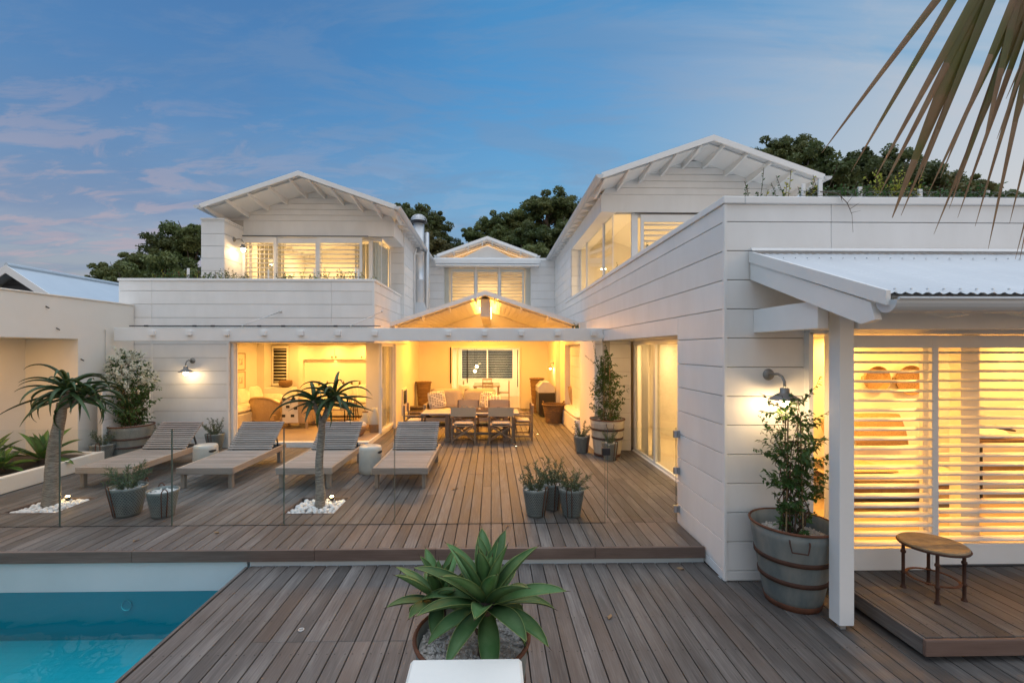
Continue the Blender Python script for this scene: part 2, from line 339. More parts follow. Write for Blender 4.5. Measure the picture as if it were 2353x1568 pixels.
    def mesh(s, name, mats, smooth=False):
        me = bpy.data.meshes.new(name); me.from_pydata(s.v, [], s.f)
        mats = mats if isinstance(mats, (list, tuple)) else [mats]
        for m in mats: me.materials.append(MT[m])
        if len(mats) > 1: me.polygons.foreach_set('material_index', s.m)
        if smooth: me.polygons.foreach_set('use_smooth', [True]*len(s.f))
        bm = bmesh.new(); bm.from_mesh(me); bmesh.ops.recalc_face_normals(bm, faces=bm.faces); bm.to_mesh(me); bm.free()
        return me
    def build(s, name, mats, parent=None, smooth=False, fix=True, kind=None, label=None, loc=None):
        if fix: me = s.mesh(name, mats, smooth)
        else:
            me = bpy.data.meshes.new(name); me.from_pydata(s.v, [], s.f)
            mats = mats if isinstance(mats, (list, tuple)) else [mats]
            for m in mats: me.materials.append(MT[m])
            if len(mats) > 1: me.polygons.foreach_set('material_index', s.m)
            if smooth: me.polygons.foreach_set('use_smooth', [True]*len(s.f))
        return inst(name, me, parent, kind, label, loc)
def inst(name, me, parent=None, kind=None, label=None, loc=None, rot=None, scale=None):
    o = bpy.data.objects.new(name, me); COL.objects.link(o)
    if parent: o.parent = parent
    if kind: o['kind'] = kind
    if label: o['label'] = label
    if loc is not None: o.location = loc
    if rot is not None: o.rotation_euler = rot
    if scale is not None: o.scale = scale if isinstance(scale, (tuple, list)) else (scale,)*3
    return o
def tag(o, label, cat, group=None, kind=None):
    o['label'] = label; o['category'] = cat
    if group: o['group'] = group
    if kind: o['kind'] = kind
    return o
def thing(name, label, cat, loc=(0, 0, 0), rz=0.0, group=None):
    o = bpy.data.objects.new(name, None); COL.objects.link(o); o.empty_display_size = .1
    o.location = loc; o.rotation_euler = (0, 0, rz); return tag(o, label, cat, group)
def node(name, parent):
    o = bpy.data.objects.new(name, None); COL.objects.link(o); o.parent = parent; o.empty_display_size = .1; return o
def copy_tree(o, parent=None):
    c = o.copy(); COL.objects.link(c)
    if parent: c.parent = parent
    for ch in [x for x in o.children]: copy_tree(ch, c)
    return c
def dup(o, loc, rz=0.0, label=None, scale=None):
    c = copy_tree(o); c.location = loc; c.rotation_euler = (0, 0, rz)
    if label: c['label'] = label
    if scale: c.scale = (scale,)*3
    return c
WARM = (1, .48, .095); GOLD = (1, .40, .04); WARM2 = (1, .61, .25)
def area(name, loc, size, w, col=WARM, rot=(0, 0, 0), parent=None, sy=None, spread=None):
    d = bpy.data.lights.new(name, 'AREA'); d.energy = w; d.color = col; d.shape = 'RECTANGLE' if sy else 'DISK'; d.size = size
    if sy: d.size_y = sy
    if spread: d.spread = spread
    o = bpy.data.objects.new(name, d); COL.objects.link(o); o.location = loc; o.rotation_euler = rot
    if parent: o.parent = parent
    return o
def point(name, loc, w, r=.03, col=WARM, parent=None):
    d = bpy.data.lights.new(name, 'POINT'); d.energy = w; d.color = col; d.shadow_soft_size = r
    o = bpy.data.objects.new(name, d); COL.objects.link(o); o.location = loc
    if parent: o.parent = parent
    return o

# ================================================================== ground, decks, pool
g = MB()
g.box(-60, 60, 5.3, 60, -3.2, -.6); g.box(6.5, 60, -30, 5.3, -3.2, -.6); g.box(-60, -9.4, -30, 5.3, -3.2, -.6); g.box(-9.4, 6.5, -30, -6.2, -3.2, -.6); g.box(-2.3, 6.5, -6.2, 5.3, -3.2, -.6)
g.build('ground', 'grout_ground', kind='structure')

def split(a, b, cuts):
    segs = [(a, b)]
    for c0, c1 in cuts:
        out = []
        for s, e in segs:
            if c1 <= s or c0 >= e: out.append((s, e)); continue
            if c0 > s: out.append((s, c0))
            if c1 < e: out.append((c1, e))
        segs = out
    return [x for x in segs if x[1]-x[0] > .03]
PITS = [(-2.83, -2.10, 6.17, 6.87), (-6.60, -5.86, 6.26, 6.94)]
def deck(name, x0, x1, yfun, z, pitch, mat, joints, holes=(), th=.03, jit=.0015):
    d = node(name, None); d['kind'] = 'structure'; scr = MB(); nb = 0
    n = round((x1-x0)/pitch); w = (x1-x0)/n
    for i in range(n):
        a = x0+i*w+.0045; b = x0+(i+1)*w-.0045; xm = (a+b)/2
        y0, y1 = yfun(xm)
        if y1-y0 < .05: continue
        cuts = [(hy0, hy1) for hx0, hx1, hy0, hy1 in holes if hx0 < xm < hx1]+[(q-.0015, q+.0015) for q in joints(i, xm)]
        for s, e in split(y0, y1, cuts):
            dz = rnd.uniform(-jit, jit)
            MB().cbox(a, b, s, e, z-th+dz, z+dz, .003).build('deck_board', mat, d); nb += 1
        yy = math.ceil((y0+.05)/.45)*.45
        for ys in [y0+.045]+[yy+k*.45 for k in range(40) if yy+k*.45 < y1-.03]+[y1-.03]:
            if ys > 9: continue
            if any(hx0 < xm < hx1 and hy0-.01 < ys < hy1+.01 for hx0, hx1, hy0, hy1 in holes): continue
            for xs in (a+.025, b-.025):
                r = .0058; scr.add([(xs+r*math.cos(t*math.pi/3), ys+r*math.sin(t*math.pi/3), z+.0022) for t in range(6)], [tuple(range(6))])
    scr.build('screw', 'black', d, fix=False, kind='stuff')
    return d
def up_y(x):
    if x < -7.46: return (9.0, 10.40)
    if x < -2.81: return (5.10, 10.40)
    if x < 2.40: return (5.10, 17.10)
    return (5.86, 9.90)
jr = random.Random(5)
deck('upper_deck', -8.0, 3.08, up_y, 0.0, .1400, 'deck_wood', lambda i, x: [5.80]+([jr.uniform(7.4, 9.4)] if i % 2 else [jr.uniform(6.9, 8.2)])+([jr.uniform(11, 14)] if i % 3 == 0 else []), PITS)
def low_y(x):
    return (-1.2, 5.085) if x < 2.36 else (-1.2, 4.66)
deck('lower_deck', -2.66, 6.6, low_y, -.18, .1400, 'deck_wood', lambda i, x: [3.76] if -1.95 < x < -.55 else ([jr.uniform(1.0, 3.2)] if i % 3 == 1 else []))
deck('right_deck', 3.32, 6.7, lambda x: (3.44, 4.56), 0.0, .1400, 'deck_wood', lambda i, x: [])
# fascias, steps and the pool edge
edge = node('deck_edge', None); edge['kind'] = 'structure'
for a, b in ((-8.0, -3.93), (-3.927, -1.95), (-1.947, -.62), (-.617, 1.15), (1.153, 2.385)):
    MB().cbox(a, b, 5.062, 5.096, -.125, .001, .004).build('fascia_board', 'deck_wood_x', edge)
MB().cbox(3.29, 3.318, 3.43, 4.56, -.125, -.002, .004).build('fascia_board', 'deck_wood', edge)
MB().cbox(3.29, 6.7, 3.40, 3.43, -.125, -.002, .004).build('fascia_board', 'deck_wood_x', edge)
MB().cbox(-2.70, -2.672, -1.2, 5.07, -.235, -.176, .003).build('fascia_board', 'deck_wood', edge)
MB().box(-2.67, 2.39, 5.10, 5.14, -.30, -.127).box(2.3, 6.6, 4.74, 4.80, -.30, -.19).build('riser', 'pool_wall_paint', edge)
MB().box(3.38, 6.6, 3.52, 4.5, -.3, -.05).build('joist', 'black', edge)
u = MB(); u.box(-2.66, 6.6, -1.2, 4.6, -.62, -.26); u.box(-8.0, 2.4, 5.2, 17.2, -.62, -.07); u.box(2.4, 3.1, 5.86, 9.9, -.62, -.07); u.build('sub_floor', 'black', edge)
# pool
pool = thing('swimming_pool', 'turquoise swimming pool with small mosaic tiles beside the lower deck', 'swimming pool')
m = bpy.data.materials.new('pool_tile'); m.use_nodes = True; MT['pool_tile'] = m
nt = m.node_tree; n = nt.nodes; l = nt.links; b = n['Principled BSDF']; b.inputs['Roughness'].default_value = .35
tc = n.new('ShaderNodeTexCoord')
sp = n.new('ShaderNodeSeparateXYZ'); l.new(tc.outputs['Object'], sp.inputs[0])
def grid(o):
    fr = n.new('ShaderNodeMath'); fr.operation = 'MULTIPLY'; l.new(o, fr.inputs[0]); fr.inputs[1].default_value = 10.0
    f2 = n.new('ShaderNodeMath'); f2.operation = 'FRACT'; l.new(fr.outputs[0], f2.inputs[0])
    f3 = n.new('ShaderNodeMath'); f3.operation = 'LESS_THAN'; l.new(f2.outputs[0], f3.inputs[0]); f3.inputs[1].default_value = .06; return f3.outputs[0]
mxm = n.new('ShaderNodeMath'); mxm.operation = 'MAXIMUM'; l.new(grid(sp.outputs[0]), mxm.inputs[0])
ad = n.new('ShaderNodeMath'); ad.operation = 'MAXIMUM'; l.new(grid(sp.outputs[1]), ad.inputs[0]); l.new(grid(sp.outputs[2]), ad.inputs[1]); l.new(ad.outputs[0], mxm.inputs[1])
no = n.new('ShaderNodeTexNoise'); l.new(tc.outputs['Object'], no.inputs['Vector']); no.inputs['Scale'].default_value = 1.3; no.inputs['Detail'].default_value = 4
c1 = n.new('ShaderNodeMix'); c1.data_type = 'RGBA'; l.new(no.outputs['Fac'], c1.inputs[0]); c1.inputs[6].default_value = (.06, .82, .88, 1); c1.inputs[7].default_value = (.14, .88, .92, 1)
c2 = n.new('ShaderNodeMix'); c2.data_type = 'RGBA'; l.new(mxm.outputs[0], c2.inputs[0]); l.new(c1.outputs[2], c2.inputs[6]); c2.inputs[7].default_value = (.01, .33, .42, 1); l.new(c2.outputs[2], b.inputs['Base Color'])
fm = m.copy(); fm.name = 'pool_tile_dimmed'; MT['pool_tile_dimmed'] = fm  # wall tile darkened: light lost in the water is put into the colour
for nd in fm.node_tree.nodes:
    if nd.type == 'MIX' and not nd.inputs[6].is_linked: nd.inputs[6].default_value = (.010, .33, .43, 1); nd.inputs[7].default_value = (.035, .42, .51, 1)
PW = MB(); PW.box(-9.35, -2.70, 5.10, 5.25, -2.0, -.455); PW.box(-9.5, -9.35, -6, 5.25, -2.0, -.455); PW.box(-2.70, -2.55, -6, 5.25, -2.0, -.455); PW.box(-9.5, -2.55, -6.15, -6.0, -2.0, -.455)
PW.build('basin_wall', 'pool_tile', pool)
MB().box(-9.5, -2.5, -6.15, 5.25, -1.6, -.98).build('basin_floor', 'pool_tile_dimmed', pool)
PU = MB(); PU.box(-9.35, -2.70, 5.098, 5.25, -.452, -.127); PU.box(-9.5, -9.35, -6, 5.25, -.452, -.127); PU.box(-2.669, -2.55, -6, 5.098, -.452, -.24); PU.box(-9.5, -2.55, -6.15, -6.0, -.452, -.127)
PU.build('rim_wall', 'pool_wall_paint', pool)
pi = MB(); pi.lathe([(.001, 0), (.04, 0), (.055, .004), (.057, .012)], 20); lid = pi.build('pool_inlet', 'pool_tile', pool, smooth=True); lid.rotation_euler = (R(90), 0, 0); lid.location = (-4.0, 5.095, -.60)
wm = bpy.data.materials.new('water'); wm.use_nodes = True; MT['water'] = wm
nt = wm.node_tree; n = nt.nodes; l = nt.links; n.remove(n['Principled BSDF'])
t = n.new('ShaderNodeBsdfTransparent'); t.inputs[0].default_value = (.70, 1, 1, 1)
gl = n.new('ShaderNodeBsdfGlossy'); gl.inputs['Roughness'].default_value = .015
fr = n.new('ShaderNodeFresnel'); fr.inputs[0].default_value = 1.33
no = n.new('ShaderNodeTexNoise'); tc = n.new('ShaderNodeTexCoord'); l.new(tc.outputs['Object'], no.inputs['Vector']); no.inputs['Scale'].default_value = 2.2; no.inputs['Detail'].default_value = 2
bn = n.new('ShaderNodeBump'); bn.inputs['Strength'].default_value = .22; bn.inputs['Distance'].default_value = .05; l.new(no.outputs['Fac'], bn.inputs['Height']); l.new(bn.outputs[0], gl.inputs['Normal']); l.new(bn.outputs[0], fr.inputs['Normal'])
x = n.new('ShaderNodeMixShader'); l.new(fr.outputs[0], x.inputs[0]); l.new(t.outputs[0], x.inputs[1]); l.new(gl.outputs[0], x.inputs[2]); l.new(x.outputs[0], n['Material Output'].inputs[0])
w_ = MB(); w_.add([(-9.34, -5.99, -.455), (-2.672, -5.99, -.455), (-2.672, 5.097, -.455), (-9.34, 5.097, -.455)], [(0, 1, 2, 3)]); w_.build('water', 'water', kind='structure')

# ================================================================== the house
H = thing('house', 'white weatherboard two storey beach house with lit rooms and three gables', 'house')
GR = [-.08+.3*k for k in range(-1, 22)]
def rects(a0, a1, zs, xs, ops):
    """grid cells between the lines xs and zs, less the openings"""
    out = []
    for z0, z1 in zs:
        for x0, x1 in xs:
            cells = [(x0, x1, z0, z1)]
            for o in ops:
                nxt = []
                for c in cells:
                    if o[1] <= c[0] or o[0] >= c[1] or o[3] <= c[2] or o[2] >= c[3]: nxt.append(c); continue
                    if o[0] > c[0]: nxt.append((c[0], o[0], c[2], c[3]))
                    if o[1] < c[1]: nxt.append((o[1], c[1], c[2], c[3]))
                    m0, m1 = max(o[0], c[0]), min(o[1], c[1])
                    if o[2] > c[2]: nxt.append((m0, m1, c[2], o[2]))
                    if o[3] < c[3]: nxt.append((m0, m1, o[3], c[3]))
                cells = nxt
            out += [c for c in cells if c[1]-c[0] > .01 and c[3]-c[2] > .01]
    return out
def clad(axis, fix, a0, a1, z0, z1, ops=(), joints=(), face=-1, thick=.18, name='wall', mat='white_board', back='shade_grey_backing'):
    """face: direction the boards look along the other axis"""
    inn = -face
    def put(mb, c, d0, d1, ch=0):
        p, q = sorted((fix+inn*d0, fix+inn*d1))
        a = (c[0], c[1], p, q, c[2], c[3]) if axis == 'X' else (p, q, c[0], c[1], c[2], c[3])
        mb.cbox(*a, ch) if ch else mb.box(*a)
    zs = sorted([z0, z1]+[g_ for g_ in GR if z0+.02 < g_ < z1-.02]); xs = sorted([a0, a1]+list(joints))
    mb = MB()
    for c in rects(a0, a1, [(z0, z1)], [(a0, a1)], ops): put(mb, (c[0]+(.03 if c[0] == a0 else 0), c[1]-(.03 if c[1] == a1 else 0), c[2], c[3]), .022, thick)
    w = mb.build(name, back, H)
    for c in rects(a0, a1, list(zip(zs, zs[1:])), list(zip(xs, xs[1:])), ops):
        e = MB(); q = .0042
        zl = c[2]+(q if any(abs(c[2]-g_) < 1e-6 for g_ in GR) else 0); zh = c[3]-(q if any(abs(c[3]-g_) < 1e-6 for g_ in GR) else 0)
        xl = c[0]+(.002 if c[0] in joints else 0); xh = c[1]-(.002 if c[1] in joints else 0)
        put(e, (xl, xh, zl, zh), 0, .02, .003); e.build('cladding_board', mat, w)
    return w
def part(name, mat, *boxes, ch=0, parent=None, smooth=False, join=False):
    if len(boxes) > 1 and not join: return [part(name, mat, b_, ch=ch, parent=parent, smooth=smooth) for b_ in boxes][0]
    mb = MB()
    for b_ in boxes: mb.cbox(*b_, ch) if ch else mb.box(*b_)
    return mb.build(name, mat, parent or H, smooth)
def window(frame_boxes, panes, fmat='white_trim', gmat='glass', name='window'):
    w = node(name, H)
    for b_ in frame_boxes: part('frame', fmat, b_, ch=.003, parent=w)
    for p in panes: part('pane', gmat, p, parent=w)
    return w
def shutter(x0, x1, y, z0, z1, st=.05, top=.09, bot=.09, pitch=.09, depth=.085, tilt=18, th=.011, fr=.035, name='shutter', mid=None):
    s = MB(); s.cbox(x0, x0+st, y-fr/2, y+fr/2, z0, z1, .003); s.cbox(x1-st, x1, y-fr/2, y+fr/2, z0, z1, .003); s.cbox(x0+st, x1-st, y-fr/2, y+fr/2, z1-top, z1, .003); s.cbox(x0+st, x1-st, y-fr/2, y+fr/2, z0, z0+bot, .003)
    so = s.build(name, 'white_trim', H); n = int((z1-top-z0-bot)/pitch); p = (z1-top-z0-bot)/n
    T = Matrix.Rotation(R(tilt), 4, 'X'); me = None
    for k in range(n):
        if me is None:
            b_ = MB(); L = x1-x0-2*st; pf = [(-depth/2, 0), (-depth*.3, th*.42), (0, th*.5), (depth*.3, th*.42), (depth/2, 0), (depth*.3, -th*.42), (0, -th*.5), (-depth*.3, -th*.42)]
            b_.prism(pf, -L/2, L/2, 'X'); b_.v = [tuple(T @ Vector(v_)) for v_ in b_.v]; me = b_.mesh('louvre_blade', 'white_trim', True)
            me.polygons.foreach_set('use_smooth', [len(pl.vertices) == 4 for pl in me.polygons])
        inst('louvre_blade', me, so, loc=((x0+x1)/2, y, z0+bot+p*(k+.5)))
    return so
def gable_boards(y, ax, az, slope, x0, x1, zb, pitch, parent, face=.02):
    z = zb
    while z < az-.05:
        zt = min(z+pitch-.009, az-.02)
        def cl(zz): 
            hw = max((az-zz)/slope, .01); return max(x0, ax-hw), min(x1, ax+hw)
        a, b_ = cl(z); c, d = cl(zt)
        MB().prism([(a, z), (b_, z), (d, zt), (c, zt)], y, y+face).build('cladding_board', 'white_board', parent); z += pitch
def gable_roof(ax, az, hw, ez, y0, y1, ywall, th=.05, lookouts=5, gut=(1, 1), soff=.22, rt=.09):
    sl = (az-ez)/hw
    r = MB(); r.prism([(ax-hw, ez), (ax, az), (ax+hw, ez), (ax+hw, ez-th), (ax, az-th), (ax-hw, ez-th)], y0+.02, y1)
    ro = r.build('roof', 'roof_metal', H)
    for s in (-1, 1):
        b_ = MB(); b_.prism([(ax, az+.012), (ax+s*hw, ez+.012), (ax+s*hw, ez-.10), (ax, az-.10)], y0, y0+.03); b_.build('barge_board', 'white_trim', ro)
        lo = MB(); lo.prism([(ax, az-.055), (ax+s*(hw-.02), ez-.055+.02*sl), (ax+s*(hw-.02), ez-.085+.02*sl), (ax, az-.085)], y0+soff, y1); lo.build('soffit', 'white_trim', ro)
        for k in range(lookouts):
            xx = ax+s*hw*(.10+.86*k/(lookouts-1)); zz = az-sl*abs(xx-ax)-.055
            b_ = MB(); Lk = ywall-y0
            b_.prism([(y0+.06, zz), (ywall+.02, zz), (ywall+.02, zz-.16), (ywall-Lk*.25, zz-.155), (ywall-Lk*.6, zz-.12), (y0+.12, zz-.075), (y0+.06, zz-.07)], xx-.022, xx+.022, 'X'); b_.build('rafter', 'white_trim', ro)
        if gut[(s+1)//2]:
            gx_ = ax+s*(hw+.045); t_ = MB()
            pr = [(gx_+.075*math.cos(a_), ez-.035+.075*math.sin(a_)) for a_ in [math.pi+math.pi*i/8 for i in range(9)]]
            pr2 = [(gx_+.066*math.cos(a_), ez-.035+.066*math.sin(a_)) for a_ in [2*math.pi-math.pi*i/8 for i in range(9)]]
            t_.prism(pr+pr2, y0-.03, y1); t_.prism(pr, y0-.034, y0-.03)
            t_.build('gutter', 'roof_metal', ro)
            n_ = int((y1-ywall)/.45)
            for k in range(n_):
                xx = ax+s*(hw-.12); yy = ywall+.2+k*.45; zz = ez+.12*sl-.06
                MB().prism([(xx-s*.16, zz+.03), (xx+s*.10, zz-.02), (xx+s*.10, zz-.06), (xx-s*.16, zz-.12)], yy-.02, yy+.02).build('rafter_tail', 'white_trim', ro)
    return ro

def curtain(x0, y0, x1, y1, z0, z1, n, amp, mat='curtain', flare=1.0):
    mb = MB(); k = n*6
    for zi, (zz, f) in enumerate(((z1, 1.0), ((z0+z1)/2, 1.0), (z0+.3, flare), (z0, flare*1.15))):
        for i in range(k+1):
            t = i/k; s_ = math.sin(t*n*2*math.pi); d = Vector((x1-x0, y1-y0)).normalized(); q = (t-.5)*f+.5
            mb.v.append((x0+(x1-x0)*q-d.y*amp*s_, y0+(y1-y0)*q+d.x*amp*s_, zz))
    for zi in range(3):
        for i in range(k): a = zi*(k+1)+i; mb.f.append((a, a+1, a+k+2, a+k+1)); mb.m.append(0)
    return mb.build('curtain', mat, H, smooth=True)
# ---- left wing, ground floor and parapet
clad('X', 10.40, -8.35, -2.65, 0, 3.74, ops=[(-5.90, -2.6, -.1, 2.38)], joints=[-7.62, -3.62])
clad('Y', -2.65, 10.422, 14.65, 2.38, 3.74, face=1, joints=[])
part('parapet_cap', 'white_trim', (-8.37, -2.63, 10.38, 10.60, 3.742, 3.80), (-2.83, -2.63, 10.603, 14.66, 3.742, 3.80), ch=.006)
part('corner_trim', 'white_trim', (-7.64, -7.60, 10.385, 10.399, 0, 2.36), (-5.95, -5.905, 10.38, 10.399, 0, 2.36), (-2.695, -2.645, 10.384, 10.399, 2.38, 3.74), ch=.003)
part('terrace_slab', 'ceiling_white', (-8.3, -2.84, 10.60, 12.55, 2.44, 2.95), (-8.3, -2.84, 12.56, 17.1, 2.44, 2.94))
lw = clad('Y', -7.62, 9.1, 10.38, 0, 1.44, face=1, thick=.12, name='low_wall')
# living room
part('floor', 'floor_wood', (-7.7, -2.83, 10.60, 15.6, -.02, .10))
part('floor_edge', 'white_trim', (-5.88, -2.80, 10.46, 10.60, -.02, .102), (-2.83, -2.80, 10.603, 17.1, -.02, .101))
part('interior_wall', 'plaster', (-7.75, -7.6, 10.6, 15.5, 0, 2.43), (-7.6, -2.85, 15.5, 15.6, 0, 2.43), (-3.40, -2.86, 12.45, 12.58, .1, 2.43), (-7.6, -5.92, 10.59, 10.66, 0, 2.43))
part('pilaster', 'plaster', (-7.6, -7.36, 14.95, 15.5, .1, 2.43))
part('skirting', 'white_trim', (-7.59, -2.86, 15.47, 15.497, .1, .22))
part('ceiling', 'ceiling_white', (-7.7, -2.84, 10.62, 15.6, 2.40, 2.438))
part('lintel', 'white_trim', (-5.9, -2.66, 10.44, 10.60, 2.36, 2.43), (-2.84, -2.66, 10.6, 12.95, 2.36, 2.43))
# sliding door panels stacked on the left jamb and on the right side
for k in range(3):
    y = 10.47+.045*k
    window([(-5.90, -5.84+.012*k, y, y+.035, .10, 2.36)], [], name='door_panel')
dd = window([(-2.80, -2.755, 11.52, 11.57, .10, 2.36), (-2.80, -2.755, 12.84, 12.90, .10, 2.36), (-2.80, -2.755, 11.57, 12.84, .10, .17), (-2.80, -2.755, 11.57, 12.84, 2.29, 2.36)], [(-2.785, -2.775, 11.57, 12.84, .17, 2.29)], name='sliding_door')
MB().cbox(-2.75, -2.73, 11.53, 11.56, .95, 1.25, .004).build('handle', 'steel', dd)
window([(-2.85, -2.81, 11.60, 11.65, .10, 2.36), (-2.85, -2.81, 12.78, 12.83, .10, 2.36), (-2.85, -2.81, 11.65, 12.78, .10, .17), (-2.85, -2.81, 11.65, 12.78, 2.29, 2.36)], [(-2.835, -2.825, 11.65, 12.78, .17, 2.29)], name='sliding_door')
# cupboard wall at the back of the living room with a lit niche
cb = part('cupboard', 'plaster', (-6.45, -6.30, 15.40, 15.498, .1, 2.36), (-4.20, -3.45, 15.40, 15.498, .1, 2.36), (-6.30, -4.20, 15.40, 15.498, 1.86, 2.36), (-6.30, -4.20, 15.40, 15.498, .1, 1.0), join=True)
for x0, x1 in ((-6.28, -5.26), (-5.25, -4.22)):
    part('cupboard_door', 'plaster', (x0, x1, 15.375, 15.398, 1.88, 2.34), parent=cb, ch=.004)
for x0 in (-5.34, -5.21, -4.35):
    part('knob', 'dark_metal', (x0, x0+.03, 15.345, 15.374, 1.93, 1.99), parent=cb)
shutter(-7.34, -6.80, 15.42, 1.0, 2.34, pitch=.10, name='shutter')
part('window_opening', 'dark_metal', (-7.3, -6.84, 15.455, 15.468, 1.05, 2.30))

# ---- upper left storey
clad('X', 11.25, -7.06, -6.50, 2.96, 5.36, thick=.12)
clad('Y', -6.50, 11.272, 12.30, 2.96, 5.36, face=1, thick=.12)
part('parapet_cap', 'white_trim', (-7.08, -6.48, 11.235, 12.09, 5.362, 5.40), ch=.004)
gw = part('gable_wall', 'shade_grey_backing', (-7.0, -2.60, 12.125, 12.30, 5.20, 5.60))
MB().prism([(-6.95, 5.60), (-2.60, 5.60), (-4.62, 6.37)], 12.125, 12.30).build('gable_infill', 'shade_grey_backing', gw)
MB().cbox(-6.50, -2.57, 12.10, 12.123, 5.185, 5.58, .003).build('cladding_board', 'white_board', gw)
gable_boards(12.10, -4.62, 6.40, .345, -6.95, -2.57, 5.585, .15, gw)
part('header_return', 'white_board', (-2.60, -2.57, 12.124, 13.40, 5.185, 5.58), (-2.96, -2.60, 12.3, 13.40, 5.185, 5.24), ch=.003)
gable_roof(-4.62, 6.46, 2.33, 5.66, 11.0, 18.0, 12.1, gut=(1, 1))
clad('X', 13.40, -2.96, -2.55, 2.96, 5.30, thick=.15)
clad('Y', -2.55, 13.422, 17.3, 2.96, 5.66, face=1)
part('parapet_cap', 'white_trim', (-2.99, -2.53, 13.385, 13.5, 5.302, 5.33))
part('window_head', 'white_trim', (-6.495, -2.96, 12.32, 12.44, 5.12, 5.24), (-6.48, -3.25, 12.06, 12.10, 5.145, 5.182))
window([(-6.495, -6.43, 12.36, 12.42, 3.0, 5.12), (-4.62, -4.58, 12.37, 12.41, 3.0, 5.12), (-3.30, -3.20, 12.34, 12.44, 3.0, 5.12)],
       [(-6.43, -4.62, 12.385, 12.392, 3.0, 5.12), (-4.58, -3.30, 12.385, 12.392, 3.0, 5.12)])
window([(-2.975, -2.96, 12.385, 12.40, 3.0, 5.12), (-2.985, -2.955, 13.34, 13.39, 3.0, 5.12)], [(-3.20, -2.975, 12.385, 12.392, 3.0, 5.12), (-2.972, -2.964, 12.40, 13.34, 3.0, 5.12)], name='corner_window')
for x0, x1 in ((-6.49, -5.61), (-5.66, -4.55), (-4.55, -3.39)):
    shutter(x0, x1, 12.04+(.045 if x0 == -5.66 else 0), 2.99, 5.13, st=.065 if x0 > -6 else .075, top=.145, bot=.12, pitch=.113, depth=.085, tilt=-14)
part('shutter_rail', 'dark_metal', (-6.48, -3.22, 12.00, 12.012, 5.150, 5.170))
part('interior_wall', 'plaster', (-6.95, -6.85, 12.45, 17.0, 2.95, 6.0), (-2.75, -2.72, 13.45, 17.0, 2.95, 5.75), (-6.95, -2.75, 16.9, 17.0, 2.95, 6.35), (-3.0, -2.75, 13.50, 13.60, 2.95, 5.7))
mc = MB(); mc.prism([(-6.9, 5.60), (-4.62, 6.33), (-2.7, 5.68), (-2.7, 5.66), (-4.62, 6.30), (-6.9, 5.58)], 12.31, 17.0); mc.build('ceiling', 'ceiling_white', H)
curtain(-3.19, 12.50, -3.03, 13.36, 3.0, 5.12, 9, .03, mat='linen_white'); curtain(-3.28, 12.47, -3.06, 12.47, 3.0, 5.12, 3, .02, mat='linen_white')
part('curtain_stack', 'curtain', *[(-3.75+.06*k, -3.71+.06*k, 12.62+.03*(k % 2), 12.66+.03*(k % 2), 3.0, 5.1) for k in range(7)], *[(-6.4+.06*k, -6.36+.06*k, 12.62+.03*(k % 2), 12.66+.03*(k % 2), 3.0, 5.1) for k in range(12)], join=True)

# ---- right wing
RO = [(5.86, 9.92, -.3, 2.39)]
clad('Y', 2.40, 4.70, 14.80, -.18, 3.70, ops=RO, joints=[], face=-1)
clad('Y', 2.40, 14.80, 17.3, 2.4, 5.66, face=-1); clad('Y', 2.40, 13.805, 14.797, 3.78, 5.66, face=-1, thick=.12)
clad('X', 4.67, 2.424, 9.1, -.18, 3.70, ops=[(3.25, 9.2, -.3, 2.38)], joints=[3.52, 5.9])
part('corner_trim', 'white_trim', (2.392, 2.423, 4.655, 4.699, -.18, 3.70), ch=.003)
part('parapet_cap', 'white_trim', (2.38, 2.60, 4.64, 14.8, 3.702, 3.775), (2.603, 9.1, 4.64, 4.86, 3.702, 3.775), ch=.006)
part('terrace_slab', 'ceiling_white', (2.60, 9.1, 4.88, 10.9, 2.44, 2.95), (2.60, 7.2, 10.9, 17.2, 2.44, 2.94))
clad('X', 9.94, 2.25, 3.05, 0, 2.39, thick=.10)
part('interior_wall', 'plaster', (2.25, 2.40, 9.965, 11.6, 0, 2.6), (3.20, 3.30, 10.05, 13.9, 0, 2.6), (2.42, 3.2, 13.9, 14.0, 0, 2.6), (2.25, 2.40, 14.0, 17.1, 0, 2.9), (2.25, 2.40, 11.6, 14.0, 2.35, 2.9))
part('soffit', 'ceiling_white', (2.42, 3.10, 5.86, 9.93, 2.392, 2.43), (2.42, 3.2, 11.6, 13.9, 2.345, 2.43))
part('jamb', 'white_trim', (2.424, 2.58, 5.80, 5.858, 0, 2.39), (3.10, 3.2, 4.9, 7.40, 0, 2.43))
window([(3.10, 3.15, 7.40, 7.47, .0, 2.30), (3.10, 3.15, 8.62, 8.70, .0, 2.30), (3.10, 3.15, 9.83, 9.93, 0, 2.30), (3.09, 3.16, 7.40, 9.93, 2.30, 2.391), (3.10, 3.15, 7.47, 8.62, 0, .07), (3.10, 3.15, 8.70, 9.83, 0, .07), (3.07, 3.2, 7.40, 9.93, -.02, .02)],
       [(3.12, 3.128, 7.47, 8.62, .07, 2.30), (3.12, 3.128, 8.70, 9.83, .07, 2.30)], name='sliding_door')
